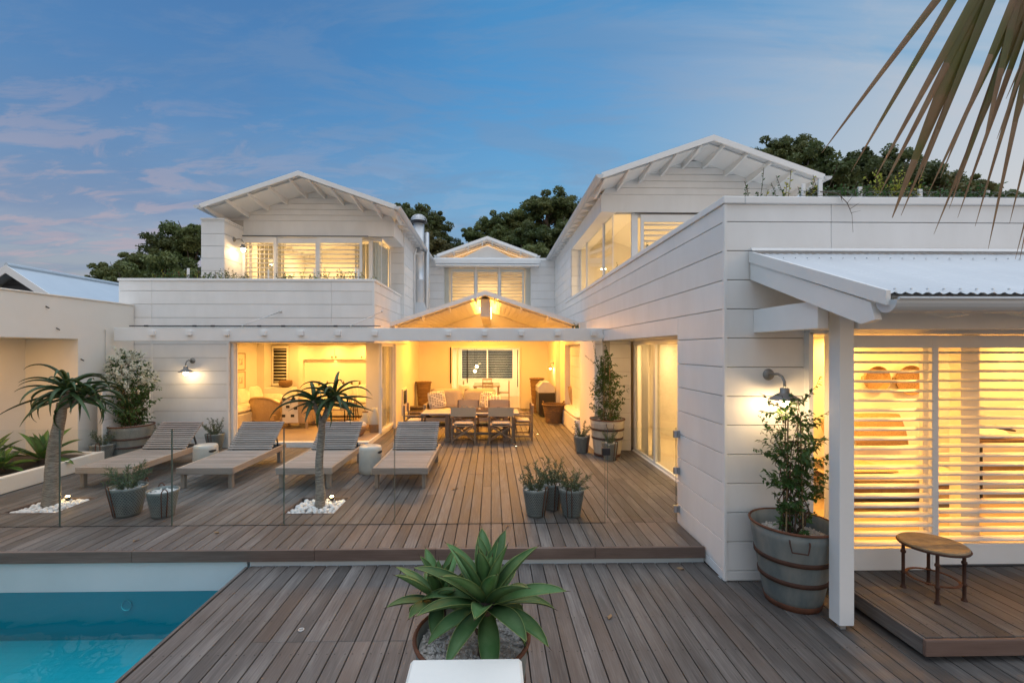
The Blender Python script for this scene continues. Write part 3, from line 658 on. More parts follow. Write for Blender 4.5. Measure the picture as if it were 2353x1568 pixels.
# bath / bed room behind the sliding door
part('floor', 'linen', (3.20, 7.2, 7.32, 13.0, -.02, .02))
part('interior_wall', 'plaster', (3.20, 7.1, 12.9, 13.0, 0, 2.43), (7.0, 7.1, 7.3, 12.9, 0, 2.43), (3.2, 7.1, 7.26, 7.36, 0, 2.43), (4.5, 4.62, 10.8, 12.9, 0, 2.43), (3.16, 3.2, 9.94, 10.1, 0, 2.43))
part('ceiling', 'ceiling_white', (3.17, 7.1, 7.36, 12.9, 2.40, 2.437))
curtain(3.22, 9.35, 3.26, 9.86, .03, 2.34, 4, .03, flare=1.0)
curtain(3.30, 8.95, 3.32, 9.30, .03, 2.34, 4, .035, flare=1.5)

# ---- upper right storey
AX = 4.42
gw = part('gable_wall', 'shade_grey_backing', (2.43, 6.3, 9.985, 10.16, 5.22, 5.60))
MB().prism([(2.45, 5.60), (6.35, 5.60), (AX, 6.36)], 9.985, 10.16).build('gable_infill', 'shade_grey_backing', gw)
MB().cbox(2.40, 6.35, 9.96, 9.983, 5.215, 5.595, .003).build('cladding_board', 'white_board', gw)
gable_boards(9.96, AX, 6.40, .345, 2.42, 6.4, 5.60, .15, gw)
part('header_return', 'white_board', (2.40, 2.43, 9.984, 13.80, 5.215, 5.595), (2.432, 2.74, 9.986, 13.78, 5.217, 5.219), ch=.003)
gable_roof(AX, 6.46, 2.24, 5.69, 9.0, 17.4, 9.96, gut=(1, 1))
clad('X', 13.78, 2.42, 2.74, 2.96, 5.21, thick=.12)
window([(2.685, 2.70, 10.085, 10.10, 3.0, 5.215), (2.68, 2.72, 10.88, 11.0, 3.0, 5.215), (2.68, 2.72, 12.80, 12.92, 3.0, 5.215), (2.68, 2.72, 13.70, 13.775, 3.0, 5.215), (3.10, 3.24, 10.06, 10.12, 3.0, 5.215)],
       [(2.70, 3.10, 10.088, 10.096, 3.0, 5.215), (2.688, 2.696, 10.10, 10.88, 3.0, 5.215), (2.688, 2.696, 11.0, 12.80, 3.0, 5.215), (2.688, 2.696, 12.92, 13.70, 3.0, 5.215)], name='corner_window')
window([(3.24, 6.2, 10.08, 10.14, 5.13, 5.213), (4.7, 4.78, 10.08, 10.14, 3.0, 5.13)], [(3.24, 4.7, 10.10, 10.108, 3.0, 5.13), (4.78, 6.2, 10.10, 10.108, 3.0, 5.13)])
shutter(3.29, 4.70, 10.035, 2.99, 5.185, st=.07, top=.17, bot=.12, pitch=.118, depth=.085, tilt=-14)
shutter(4.71, 6.1, 10.035, 2.99, 5.185, st=.07, top=.17, bot=.12, pitch=.118, depth=.085, tilt=-14)
part('shutter_rail', 'dark_metal', (3.15, 6.2, 9.99, 10.002, 5.192, 5.207))
part('interior_wall', 'plaster', (6.2, 6.3, 10.5, 17.2, 2.95, 6.1), (2.98, 6.2, 17.1, 17.2, 2.95, 6.4), (2.55, 2.60, 14.95, 17.1, 2.95, 5.8), (2.74, 2.80, 13.8, 14.95, 2.95, 5.8))
mc = MB(); mc.prism([(2.5, 5.66), (AX, 6.33), (6.25, 5.70), (6.25, 5.68), (AX, 6.30), (2.5, 5.63)], 10.17, 17.2); mc.build('ceiling', 'ceiling_white', H)
part('parapet_planter', 'soil', (2.60, 2.67, 10.3, 13.7, 2.95, 3.50), (2.62, 7.0, 4.87, 5.25, 2.95, 3.55))

# ---- middle block
MO = [(-1.80, 1.50, 3.30, 5.31)]
clad('X', 17.30, -2.55, 2.40, 2.9, 5.56, ops=MO, thick=.2)
part('parapet_cap', 'white_trim', (-2.55, 2.40, 17.28, 17.5, 5.562, 5.67), ch=.005)
part('awning', 'white_trim', (-2.10, 1.82, 16.95, 17.275, 5.40, 5.565), (-2.06, 1.78, 16.90, 17.27, 5.30, 5.36), ch=.008)
window([(-.62, -.57, 17.28, 17.36, 3.3, 5.30), (.27, .32, 17.28, 17.36, 3.3, 5.30), (-1.80, -1.78, 17.29, 17.34, 3.3, 5.30), (1.48, 1.50, 17.29, 17.34, 3.3, 5.30)], [(-1.78, -.62, 17.31, 17.318, 3.3, 5.30), (-.57, .27, 17.31, 17.318, 3.3, 5.30), (.32, 1.48, 17.31, 17.318, 3.3, 5.30)])
for x0, x1 in ((-1.56, -.60), (-.60, .30), (.30, 1.24)):
    shutter(x0, x1, 17.46, 3.28, 5.28, st=.07, top=.12, bot=.1, pitch=.125, depth=.085, tilt=-12)
part('interior_wall', 'plaster', (-2.1, -2.0, 17.54, 21, 3.0, 5.58), (1.65, 1.75, 17.54, 21, 3.0, 5.58), (-2.0, 1.65, 20.9, 21, 3.0, 6.2), (-2.3, -1.6, 17.50, 17.53, 3.0, 5.5), (1.28, 2.0, 17.50, 17.53, 3.0, 5.5))
part('floor', 'floor_wood', (-2.3, 2.0, 17.52, 21, 2.92, 3.0))
gw = MB(); gw.prism([(-1.75, 5.62), (1.40, 5.62), (-.17, 6.42)], 18.5, 18.6); gw = gw.build('gable_wall', 'white_board', H)
gable_roof(-.17, 6.66, 1.98, 5.94, 18.0, 22.5, 18.5, lookouts=4, gut=(1, 1), soff=.05)
gst = MB()
for s in (-1, 1): gst.beam((-.17, 18.46, 6.40), (-.17+s*1.45, 18.46, 5.875), .015, .016)
gst.build('led_strip', 'led_soft', H)
mc = MB(); mc.prism([(-2.1, 5.88), (-.17, 6.55), (1.76, 5.88), (1.76, 5.86), (-.17, 6.52), (-2.1, 5.86)], 18.62, 21); mc.build('ceiling', 'ceiling_white', H)
part('ceiling', 'ceiling_white', (-2.3, 2.0, 17.52, 18.6, 5.58, 5.62))

# ---- covered patio
PX, PZ, PE, PHW = -.165, 3.74, 2.90, 2.51
ro = gable_roof(PX, PZ, PHW, PE, 12.0, 17.28, 12.5, lookouts=4, gut=(0, 0), soff=.06)
for s in (-1, 1):
    for k in range(18):
        f0 = .03+.95*k/18; f1 = f0+.95/18-.003; sl = (PZ-PE)/PHW
        b_ = MB(); b_.prism([(PX+s*PHW*f0, PZ-.095-(PZ-PE)*f0), (PX+s*PHW*f1, PZ-.095-(PZ-PE)*f1), (PX+s*PHW*f1, PZ-.115-(PZ-PE)*f1), (PX+s*PHW*f0, PZ-.115-(PZ-PE)*f0)], 12.52, 17.08); b_.build('ceiling_board', 'ceiling_white', ro)
part('ridge_beam', 'plaster', (PX-.135, PX+.135, 12.45, 17.08, 3.10, 3.58))
part('led_strip', 'led', (PX-.165, PX-.138, 12.55, 17.0, 3.34, 3.365), (PX+.138, PX+.165, 12.55, 17.0, 3.34, 3.365))
part('patio_wall', 'plaster', (-2.83, -2.70, 12.95, 17.2, 0, 2.96), (-2.70, -1.50, 17.1, 17.2, 0, 2.95), (1.08, 2.25, 17.1, 17.2, 0, 2.95), (-1.50, 1.08, 17.1, 17.2, 2.31, 2.95), (2.10, 2.25, 14.95, 17.1, 0, 2.95))
gw = MB(); gw.prism([(-2.6, 2.95), (2.25, 2.95), (-.165, 3.64)], 17.1, 17.2); gw.build('gable_wall', 'plaster', H)
part('fireplace_opening', 'black', (-2.698, -2.690, 13.85, 14.45, .28, .95))
part('fireplace_surround', 'plaster', (-2.70, -2.655, 13.78, 13.848, .22, 1.01), (-2.70, -2.655, 14.452, 14.52, .22, 1.01), (-2.70, -2.655, 13.848, 14.452, .952, 1.01), (-2.70, -2.655, 13.848, 14.452, .22, .278), ch=.003)
# dining room behind the patio
part('floor', 'floor_wood', (-2.5, 2.2, 17.15, 21.5, -.02, .02))
part('interior_wall', 'plaster', (-2.0, -1.9, 17.2, 21.5, 0, 2.6), (1.5, 1.6, 17.2, 21.5, 0, 2.6), (-1.9, -1.44, 21.4, 21.5, 0, 2.6), (1.04, 1.5, 21.4, 21.5, 0, 2.6), (-1.44, 1.04, 21.4, 21.5, 0, .8), (-1.44, 1.04, 21.4, 21.5, 2.24, 2.6))
part('ceiling', 'ceiling_white', (-2.0, 1.6, 17.2, 21.5, 2.38, 2.42))
window([(-1.50, -1.46, 17.06, 17.12, 0, 2.31), (1.04, 1.08, 17.06, 17.12, 0, 2.31), (-1.46, 1.04, 17.06, 17.12, 2.25, 2.31), (-1.30, -1.25, 17.1, 17.16, 0, 2.25)], [(-1.25, .98, 17.13, 17.138, .02, 2.25)], name='sliding_door')
part('door_track', 'black', (-1.545, -1.50, 17.07, 17.1, .95, 2.30), (-.93, -.89, 17.17, 17.2, .95, 2.2), (.965, .995, 17.17, 17.2, .8, 2.2))
window([(-1.44, -1.39, 21.38, 21.45, .8, 2.24), (.99, 1.04, 21.38, 21.45, .8, 2.24), (-.215, -.185, 21.36, 21.45, .85, 2.19), (-1.39, .99, 21.38, 21.45, .8, .85), (-1.39, .99, 21.38, 21.45, 2.19, 2.24)], [(-1.39, .99, 21.42, 21.425, .85, 2.19)])
shutter(-1.42, -.2, 21.60, .78, 2.24, pitch=.080, depth=.05, tilt=14, st=.03, top=.05, bot=.05); shutter(-.19, 1.02, 21.60, .78, 2.24, pitch=.080, depth=.05, tilt=14, st=.03, top=.05, bot=.05)

# ---- pergola beam with joist ends, awning wire and struts
pb = MB(); pb.cbox(-7.93, 2.385, 9.75, 9.84, 2.385, 2.66, .006); pb = pb.build('pergola_beam', 'white_trim', H)
for k in range(14):
    x = -7.12+.775*k
    if -2.2 < x < -1.3: x += .0
    if k in (7,): continue
    if x > 2.3: break
    MB().cbox(x-.055, x+.055, 9.68, 9.749, 2.50, 2.60, .004).build('joist_end', 'white_trim', pb)
MB().beam((2.36, 9.72, 2.49), (2.36, 9.752, 2.49), .09, .10, c=.003).build('joist_end', 'white_trim', pb)
part('awning_glass', 'glass', (-7.55, -2.70, 9.74, 10.39, 2.685, 2.693))
aw = MB(); aw.tube([(-7.60, 9.74, 2.70), (-2.35, 9.74, 2.70)], .011, 6)
for x in (-7.25, -6.25, -5.87, -4.9, -4.4, -3.3): aw.tube([(x-.04, 9.74, 2.70), (x+.04, 9.74, 2.70)], .019, 6)
aw.build('awning_rod', 'dark_metal', H)
for x in (-5.25, -2.98):
    s_ = MB(); s_.tube([(x, 9.74, 2.71), (x+.5, 10.39, 3.06)], .010, 6); s_.ball((x, 9.74, 2.71), .022, 8, 6); s_.ball((x+.5, 10.39, 3.06), .026, 8, 6); s_.build('awning_strut', 'steel', H, smooth=True)

# ---- chimney
ch = node('chimney', H)
c_ = MB()
c_.lathe([(.185, 3.7), (.185, 4.55), (.189, 4.552), (.189, 4.57), (.185, 4.572), (.185, 5.5), (.189, 5.502), (.189, 5.52), (.185, 5.522), (.185, 6.48), (.17, 6.49)], 28, (-2.475, 15.6, 0)); c_.build('flue', 'steel', ch, smooth=True)
MB().lathe([(.08, 3.6), (.08, 6.2), (.06, 6.22)], 16, (-2.22, 15.75, 0)).build('vent_pipe', 'steel', ch, smooth=True)
cc = MB(); cc.lathe([(.15, 6.44), (.22, 6.50), (.27, 6.52), (.27, 6.56), (.16, 6.58)], 24, (-2.475, 15.6, 0)); cc.beam((-2.25, 15.42, 6.62), (-2.10, 15.42, 6.30), .02, .02); cc.beam((-2.72, 15.42, 6.58), (-2.62, 15.42, 6.38), .02, .02); cc.build('flue_collar', 'dark_metal', ch, smooth=False)
cm = MB()
for k in range(13):
    a = math.pi*k/13; pts = [(-2.475+.275*math.cos(a)*math.cos(t), 15.6+.275*math.sin(a)*math.cos(t), 6.56+.235*math.sin(t)) for t in [math.pi*i/14 for i in range(15)]]; cm.tube(pts, .0045, 4, False)
for k in range(7):
    ph = math.pi/2*k/7; cm.tube([(-2.475+.275*math.cos(ph)*math.cos(t), 15.6+.275*math.cos(ph)*math.sin(t), 6.56+.235*math.sin(ph)) for t in [2*math.pi*i/24 for i in range(25)]], .0045, 4, False)
cm.lathe([(.24, 6.56), (.20, 6.68), (.10, 6.76), (.001, 6.775)], 16, (-2.475, 15.6, 0)); cm.build('cowl_mesh', 'steel', ch)
fl = MB(); fl.add([(-2.80, 15.1, 3.15), (-2.0, 15.1, 2.98), (-2.0, 16.1, 2.98), (-2.80, 16.1, 3.15), (-2.66, 15.41, 3.80), (-2.29, 15.41, 3.80), (-2.29, 15.79, 3.80), (-2.66, 15.79, 3.80)], [(0, 1, 5, 4), (1, 2, 6, 5), (2, 3, 7, 6), (3, 0, 4, 7), (4, 5, 6, 7)]); fl.build('flashing', 'roof_metal', ch)
MB().beam((-2.58, 15.35, 5.42), (-2.30, 15.40, 5.40), .02, .06).build('bracket', 'white_trim', ch)
dp = MB(); dp.tube([(-2.52, 15.0, 3.2), (-2.52, 15.0, 5.3), (-2.45, 14.95, 5.5)], .035, 8); dp.build('downpipe', 'white_trim', H, smooth=True)

# ---- verandah on the right
VX = 2.66
vr = MB(); nx = 190; x1 = 7.2
for i in range(nx+1):
    x = VX+.03+(x1-VX-.03)*i/nx; dz = .009*math.cos((x-VX)/.076*2*math.pi)
    vr.v += [(x, 4.655, 3.19+dz), (x, 3.05, 2.585+dz)]
for i in range(nx): vr.f.append((2*i, 2*i+1, 2*i+3, 2*i+2)); vr.m.append(0)
vr = vr.build('verandah_roof', 'roof_metal', H, smooth=True)
bb = MB(); bb.prism([(4.655, 3.21), (3.02, 2.60), (3.02, 2.50), (4.655, 3.10)], VX-.012, VX+.02, 'X'); bb.build('barge_board', 'white_trim', vr)
rr_ = MB(); rr_.prism([(4.65, 3.10), (3.16, 2.535), (3.12, 2.41), (3.24, 2.385), (4.65, 2.92)], VX+.0, VX+.05, 'X'); rr_.build('rafter', 'white_trim', vr)
for k in range(1, 8):
    x = VX+.62*k; q = MB(); q.prism([(4.65, 3.14), (3.10, 2.555), (3.10, 2.44), (3.22, 2.43), (3.34, 2.46), (4.65, 2.98)], x-.025, x+.025, 'X'); q.build('rafter', 'white_trim', vr)
lin = MB(); lin.add([(VX+.05, 4.65, 3.145), (7.2, 4.65, 3.145), (7.2, 3.12, 2.565), (VX+.05, 3.12, 2.565)], [(0, 1, 2, 3)]); lin.build('soffit', 'ceiling_white', vr)
gp = [(3.045+.085*math.cos(a), 2.535+.085*math.sin(a)) for a in [math.pi+math.pi*i/10 for i in range(11)]]
gq = [(3.045+.076*math.cos(a), 2.535+.076*math.sin(a)) for a in [2*math.pi-math.pi*i/10 for i in range(11)]]
gt = MB(); gt.prism(gp+gq, VX+.02, 7.2, 'X'); gt.prism(gp, VX+.012, VX+.02, 'X'); gt.tube([(VX+.02, 2.957, 2.54), (7.2, 2.957, 2.54)], .010, 8); gt.build('gutter', 'roof_metal', vr)
scw = MB()
for k in range(40):
    x = VX+.12+.115*k
    for (y, z) in ((3.10, 2.615), (4.3, 3.07)): scw.lathe([(.009, 0), (.007, .010), (.001, .011)], 6, (x, y, z))
scw.build('roof_screw', 'steel', vr, kind='stuff')
fls = MB(); fls.prism([(4.655, 3.245), (4.64, 3.245), (4.61, 3.215), (4.61, 3.208), (4.655, 3.225)], VX, 7.2, 'X'); fls.build('flashing', 'white_trim', vr)
part('verandah_beam', 'white_trim', (2.70, 2.79, 3.735, 4.665, 2.375, 2.61), (3.08, 7.2, 3.78, 3.86, 2.375, 2.60), ch=.004)
vp = part('verandah_post', 'white_trim', (2.935, 3.062, 3.80, 3.925, -.13, 2.70), ch=.004)
part('post_foot', 'steel', (2.975, 3.02, 3.84, 3.885, -.18, -.13), parent=vp)
part('lintel', 'white_trim', (3.25, 7.2, 4.60, 4.668, 2.36, 2.50), (3.25, 7.2, 4.45, 4.60, 2.40, 2.50))
part('corner_post', 'white_trim', (3.235, 3.285, 4.60, 4.70, -.18, 2.38), (3.42, 3.50, 4.56, 4.64, 0, 2.38), ch=.003)
sw = part('side_window', 'white_trim', (3.285, 3.42, 4.62, 4.69, -.02, .03)); part('pane', 'glass', (3.285, 3.42, 4.655, 4.662, .03, 2.36), parent=sw)
shutter(3.44, 4.465, 4.50, .005, 2.345, st=.067, top=.125, bot=.215, pitch=.0945, depth=.098, tilt=14, th=.013, fr=.042)
shutter(4.40, 6.3, 4.60, .005, 2.345, st=.067, top=.125, bot=.215, pitch=.0945, depth=.098, tilt=14, th=.013, fr=.042)
part('shutter_rod', 'black', (4.545, 4.557, 4.594, 4.606, .23, 2.215))
part('shutter_track', 'dark_metal', (3.42, 6.8, 4.55, 4.66, -.002, .012))
# front room
part('floor', 'floor_wood', (3.25, 9.1, 4.68, 7.15, -.05, -.01))
part('interior_wall', 'plaster', (3.25, 9.1, 7.15, 7.25, 0, 2.43), (3.21, 3.249, 4.72, 7.2, 0, 2.43), (9.0, 9.1, 4.7, 7.15, 0, 2.43), (4.92, 5.12, 4.70, 4.82, 0, 2.43))
part('ceiling', 'ceiling_white', (3.25, 9.1, 4.69, 7.15, 2.40, 2.437))

# ---- lamps of the house and added patio fill
def downlight(x, y, z, w, r=.045, col=WARM, spread=None):
    o = MB(); o.lathe([(r, -.004), (r*1.35, -.004), (r*1.4, -.001)], 16, (x, y, z)); o.build('downlight_ring', 'white_trim', H, smooth=True)
    area('downlight', (x, y, z-.006), r*2, w, col, parent=H, spread=spread)
for x, y in ((-6.6, 11.6), (-5.0, 11.6), (-3.7, 11.4), (-6.6, 13.4), (-5.0, 13.4), (-3.7, 13.3), (-6.4, 14.8), (-5.2, 14.9), (-4.2, 14.9)): downlight(x, y, 2.40, LW['living'], .06)
for x, y in ((-6.0, 13.6), (-4.6, 13.6), (-3.4, 14.6), (-6.0, 15.8), (-4.6, 15.8)): area('bedroom_light', (x, y, 5.45), .25, LW['upleft'], WARM2, parent=H)
for x, y in ((4.0, 12.2), (5.4, 12.2), (4.0, 14.5), (5.4, 15.5)): area('bedroom_light', (x, y, 5.45), .25, LW['upright'], WARM2, parent=H)
for x, y in ((-1.2, 18.6), (.8, 18.6), (-.2, 19.8)): area('landing_light', (x, y, 5.5), .25, LW['mid'], WARM2, parent=H)
for s in (-1, 1):
    for yy in (13.2, 14.6, 16.0): area('cove_light', (PX+s*.24, yy, 3.36), .05, LW['cove'], GOLD, (0, R(180-s*28), 0), H, sy=1.3)
for x, y, r_ in ((-1.7, 12.55, -34), (1.4, 12.55, -34), (-.5, 12.7, -30), (.3, 12.7, -30), (-1.7, 14.6, 0), (1.4, 14.6, 0), (-.2, 13.6, -8), (-.2, 15.8, 0)): area('patio_fill_light', (x, y, 2.86 if abs(x) > 1 else 3.05), .14, LW['patio']*(.42 if r_ < -20 else 1), GOLD, (R(r_), 0, 0), H, spread=R(120 if r_ < -20 else 180))  # fill added under the roof; tilted ones throw the LED glow onto the deck
for x, y in ((-.9, 18.6), (.7, 18.6), (-.2, 20.2), (-.9, 20.4), (.7, 20.4)): downlight(x, y, 2.38, LW['dining'], .06, WARM2)
for x, y in ((3.75, 8.2), (3.75, 9.6), (5.2, 8.6), (3.8, 11.6), (5.6, 10.4)): downlight(x, y, 2.40, LW['bath'], .06, WARM2)
for y in (6.6, 7.8, 8.9): downlight(2.76, y, 2.392, LW['recess'], .04)
for x, y in ((3.75, 5.5), (4.6, 6.2), (5.5, 5.5), (6.4, 6.2), (3.8, 6.7), (5.4, 6.8), (7.6, 5.6), (8.3, 6.6)): downlight(x, y, 2.40, LW['front'], .06)
area('niche_light', (-5.25, 15.36, 1.84), .06, LW['niche'], parent=H, sy=1.8)
downlight(2.85, 12.6, 2.345, LW['bench'], .05)

# ================================================================== boundary wall, neighbour, planter
bw = thing('boundary_wall', 'cream rendered garden wall with a deep recess beside the aloe bed', 'wall')
w = MB(); w.box(-9.2, -8.0, 9.0, 10.38, -.1, 3.18); w.box(-9.2, -8.0, -2.0, 9.0, 2.41, 3.18); w.box(-9.2, -9.0, -2.0, 9.0, -.1, 2.41)
w.build('wall', 'render_white', bw)
c = MB(); c.cbox(-9.22, -7.98, -2.0, 10.38, 3.183, 3.21, .004); c.build('coping', 'render_white', bw)
for x, y in ((-8.35, 7.55), (-8.35, 5.4)):
    MB().lathe([(.04, 2.405), (.06, 2.405), (.062, 2.409)], 14, (x, y, 0)).build('downlight_ring', 'white_trim', bw)
    area('alcove_light', (x, y, 2.40), .09, LW['alcove'], parent=bw)
for y, z in ((8.35, 2.98), (8.55, 2.60), (9.05, 2.02)):
    MB().beam((-7.995, y, z), (-7.965, y+.04, z-.035), .012, .018, c=.002).build('hook', 'dark_metal', bw)
wr = MB(); wr.tube([(-7.99, 9.62, 2.60), (-7.985, 9.60, .9)], .006, 5); wr.tube([(-7.99, 9.62, 2.60), (-7.95, 9.56, 2.60)], .012, 5); wr.build('climbing_wire', 'steel', bw)
pl = thing('planter_box', 'low white rendered planter bed along the foot of the cream wall', 'planter')
w = MB(); w.cbox(-7.56, -7.45, 2.0, 8.95, 0, .25, .008); w.cbox(-8.98, -7.565, 8.84, 8.95, 0, .25, .008); w.build('wall', 'render_white', pl)
MB().box(-8.99, -7.565, 2.0, 8.835, .0, .21).build('soil', 'soil', pl, kind='stuff')
nh = thing('neighbour_house', 'neighbouring house with pale blue metal gable roof and charcoal boards', 'house')
r = MB(); r.prism([(-18.3, 2.2), (-14.55, 4.72), (-10.8, 2.2), (-10.8, 2.12), (-14.55, 4.62), (-18.3, 2.12)], 14.0, 26); rf = r.build('roof', 'neighbour_roof', nh)
for s in (-1, 1):
    b_ = MB(); b_.prism([(-14.55, 4.74), (-14.55+s*3.78, 2.20), (-14.55+s*3.78, 1.98), (-14.55, 4.50)], 13.96, 14.0); b_.build('barge_board', 'white_trim', rf)
rc = MB(); rc.tube([(-14.55, 13.98, 4.74), (-14.55, 26, 4.74)], .07, 8); rc.build('ridge_cap', 'neighbour_roof', rf)
z = 2.0
while z < 4.3:
    hw = (4.5-z)/.672; hw2 = max((4.5-z-.2)/.672, .02)
    MB().prism([(-14.55-hw, z), (-14.55+hw, z), (-14.55+hw2, z+.19), (-14.55-hw2, z+.19)], 14.35, 14.45).build('cladding_board', 'grey_board', nh); z += .2
MB().box(-17.6, -11.5, 14.46, 25.8, -.5, 2.3).build('wall', 'grey_board', nh)

# ================================================================== glass pool fence
gf = thing('glass_fence', 'frameless glass pool fence with a hinged gate along the upper deck', 'fence')
fx = [-8.0, -5.38, -4.0, -2.61, -1.225, 1.45]
for a, b in zip(fx, fx[1:]):
    MB().box(a+.003, b-.003, 5.794, 5.806, -.06, 1.205).build('glass_panel', 'fence_glass', gf)
    for x in (a+.003, b-.0055): MB().box(x, x+.0025, 5.7925, 5.8075, .0, 1.206).build('panel_edge', 'glass_edge', gf)
MB().box(-8.0, 1.45, 5.788, 5.7935, -.02, .006).build('base_channel', 'black', gf)
gt = MB(); gt.box(1.475, 2.36, 5.796, 5.804, .06, 1.205); gt = gt.build('gate_panel', 'fence_glass', gf)
for x in (1.475, 2.356): MB().box(x, x+.004, 5.7945, 5.8055, .06, 1.206).build('panel_edge', 'glass_edge', gt)
for z in (.17, .66, 1.125):
    q = MB(); q.cbox(2.325, 2.372, 5.78, 5.82, z-.045, z+.045, .004); q.cbox(2.374, 2.398, 5.775, 5.825, z-.045, z+.045, .003); q.build('hinge', 'hinge_steel', gf)
q = MB(); q.cbox(1.405, 1.51, 5.775, 5.825, .86, .95, .006); q.build('latch', 'dark_metal', gf)

# ================================================================== sun loungers
def lounger(label, loc):
    t = thing('sun_lounger', label, 'sun lounger', loc, 0, 'wooden sun loungers lined up on the deck')
    for s in (-1, 1):
        MB().cbox(s*.42-.022, s*.42+.022, .046, 1.88, .235, .335, .004).build('side_rail', 'teak', t)
        for y in (.055, 1.72): MB().cbox(s*.375-.038-s*.0, s*.375+.022, y, y+.075, 0, .234, .004).build('leg', 'teak_z', t)
    MB().cbox(-.442, .442, 0, .044, .235, .337, .004).build('end_rail', 'teak_x', t)
    MB().cbox(-.397, .397, 1.84, 1.88, .235, .330, .004).build('end_rail', 'teak_x', t)
    me = MB().cbox(-.395, .395, -.0205, .0205, -.009, .009, .003).mesh('slat', 'teak_x')
    n = 24
    for k in range(n): inst('slat', me, t, loc=(0, .075+k*(1.25/n), .325))
    br = node('backrest', t); br.location = (0, 1.345, .335); br.rotation_euler = (R(39), 0, 0)
    for s in (-1, 1): MB().cbox(s*.36-.02, s*.36+.02, 0, .69, -.045, -.010, .003).build('stile', 'teak', br)
    m2 = MB().cbox(-.41, .41, -.0170, .0170, -.011, .009, .003).mesh('slat', 'teak_x')
    for k in range(13): inst('slat', m2, br, loc=(0, .028+k*.0535, 0))
    for s in (-1, 1): MB().beam((s*.33, 1.80, .27), (s*.33, 1.345+.42*math.cos(R(39)), .33+.40*math.sin(R(39))), .018, .03).build('prop', 'dark_metal', t)
    MB().box(-.395, .395, 1.36, 1.83, .235, .245).build('tray', 'charcoal', t)  # tray blackened to put shade between the back slats
    MB().box(-.35, .35, .01, .685, -.040, -.034).build('gap_shade_sheet', 'charcoal', br)  # dark sheet added so the gaps between slats look shaded
    return t
l0 = lounger('wooden slatted sun lounger nearest the cream wall and flowering tub', (-6.17, 7.38, 0))
dup(l0, (-4.53, 7.30, 0), 0, 'wooden slatted sun lounger between the low drum stool and the central aloe')
dup(l0, (-2.97, 7.28, 0), 0, 'wooden slatted sun lounger right behind the slim aloe trunk')
dup(l0, (-1.445, 7.24, 0), 0, 'wooden slatted sun lounger at the table end of the row')
def drum(label, loc, rz, sc_=1):
    t = thing('drum_stool', label, 'stool', loc, rz, 'ceramic drum stools beside the loungers')
    b_ = MB(); b_.lathe([(.185, 0), (.196, .012), (.200, .10), (.201, .25), (.198, .42), (.190, .468), (.176, .476), (.001, .478)], 36); b_.build('body', 'ceramic', t, smooth=True)
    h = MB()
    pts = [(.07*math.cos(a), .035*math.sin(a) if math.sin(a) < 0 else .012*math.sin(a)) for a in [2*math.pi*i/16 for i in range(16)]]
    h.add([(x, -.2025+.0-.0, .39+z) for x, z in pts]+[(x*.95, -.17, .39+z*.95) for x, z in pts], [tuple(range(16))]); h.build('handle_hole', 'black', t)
    t.scale = (sc_,)*3
    return t
drum('pale grey ceramic drum stool between the two leftmost loungers', (-5.20, 8.42, 0), R(62))
drum('pale grey ceramic drum stool between the two loungers nearest the dining table', (-2.175, 8.25, 0), R(70))

# ================================================================== pebble pits
def pit(label, h, seed, lx):
    x0, x1, y0, y1 = h; rg = random.Random(seed)
    t = thing('pebble_bed', label, 'pebble bed', ((x0+x1)/2, (y0+y1)/2, 0)); cx, cy_ = (x0+x1)/2, (y0+y1)/2
    hw, hd = (x1-x0)/2, (y1-y0)/2
    fr = MB(); fr.box(-hw+.004, hw-.004, hd-.022, hd-.004, -.2, .004); fr.box(-hw+.004, hw-.004, -hd+.004, -hd+.022, -.2, .004); fr.box(-hw+.004, -hw+.022, -hd+.022, hd-.022, -.2, .004); fr.box(hw-.022, hw-.004, -hd+.022, hd-.022, -.2, .004); fr.build('timber_edge', 'deck_wood_x', t)
    MB().box(-hw+.02, hw-.02, -hd+.02, hd-.02, -.2, -.075).build('soil', 'soil', t, kind='stuff')
    ms = [MB().ball((0, 0, 0), (.036, .03, .022), 8, 6, .18, rg).mesh('pebble', 'pebble', True) for _ in range(4)]
    n = 0; pts = []
    for layer, cnt in ((0, 95), (1, 85), (2, 35)):
        tries = 0; got = 0
        while got < cnt and tries < 3000:
            tries += 1; x = rg.uniform(-hw+.05, hw-.05); y = rg.uniform(-hd+.05, hd-.05)
            if layer == 2 and (x*x+y*y) > .07: continue
            if math.hypot(x-lx[0], y-lx[1]) < .085: continue
            if any(l_ == layer and (x-a)**2+(y-b)**2 < .052**2 for a, b, l_ in pts): continue
            pts.append((x, y, layer)); got += 1
            s = rg.uniform(.8, 1.3)
            inst('pebble', ms[rg.randrange(4)], t, loc=(x, y, -.065+.026*layer+rg.uniform(-.006, .008)), rot=(rg.uniform(-.4, .4), rg.uniform(-.4, .4), rg.uniform(0, 6.28)), scale=s)
    return t
pit('square bed of white pebbles at the foot of the central aloe', PITS[0], 3, (-2.443+.02+2.465, -.02))
pit('square bed of white pebbles at the foot of the aloe by the cream wall', PITS[1], 4, (-.07, .04))
def spot(label, loc):
    t = thing('garden_spotlight', label, 'lamp', loc, 0, 'small spotlights glowing in the pebble beds')
    b_ = MB(); b_.lathe([(.012, -.1), (.012, 0), (.028, .005), (.034, .05), (.030, .055)], 12); b_.build('lamp_body', 'dark_metal', t, smooth=True)
    MB().ball((0, -.005, .06), (.026, .026, .016), 10, 6).build('lens', 'flicker', t, smooth=True)
    point('spot_light', (0, -.02, .11), LW['pit'], .02, (1, .66, .25), t)
    return t
spot('small glowing spotlight in the pebbles of the central aloe', (-2.33, 6.72, .0))
spot('small glowing spotlight in the pebbles by the cream wall aloe', (-6.19, 6.80, .0))

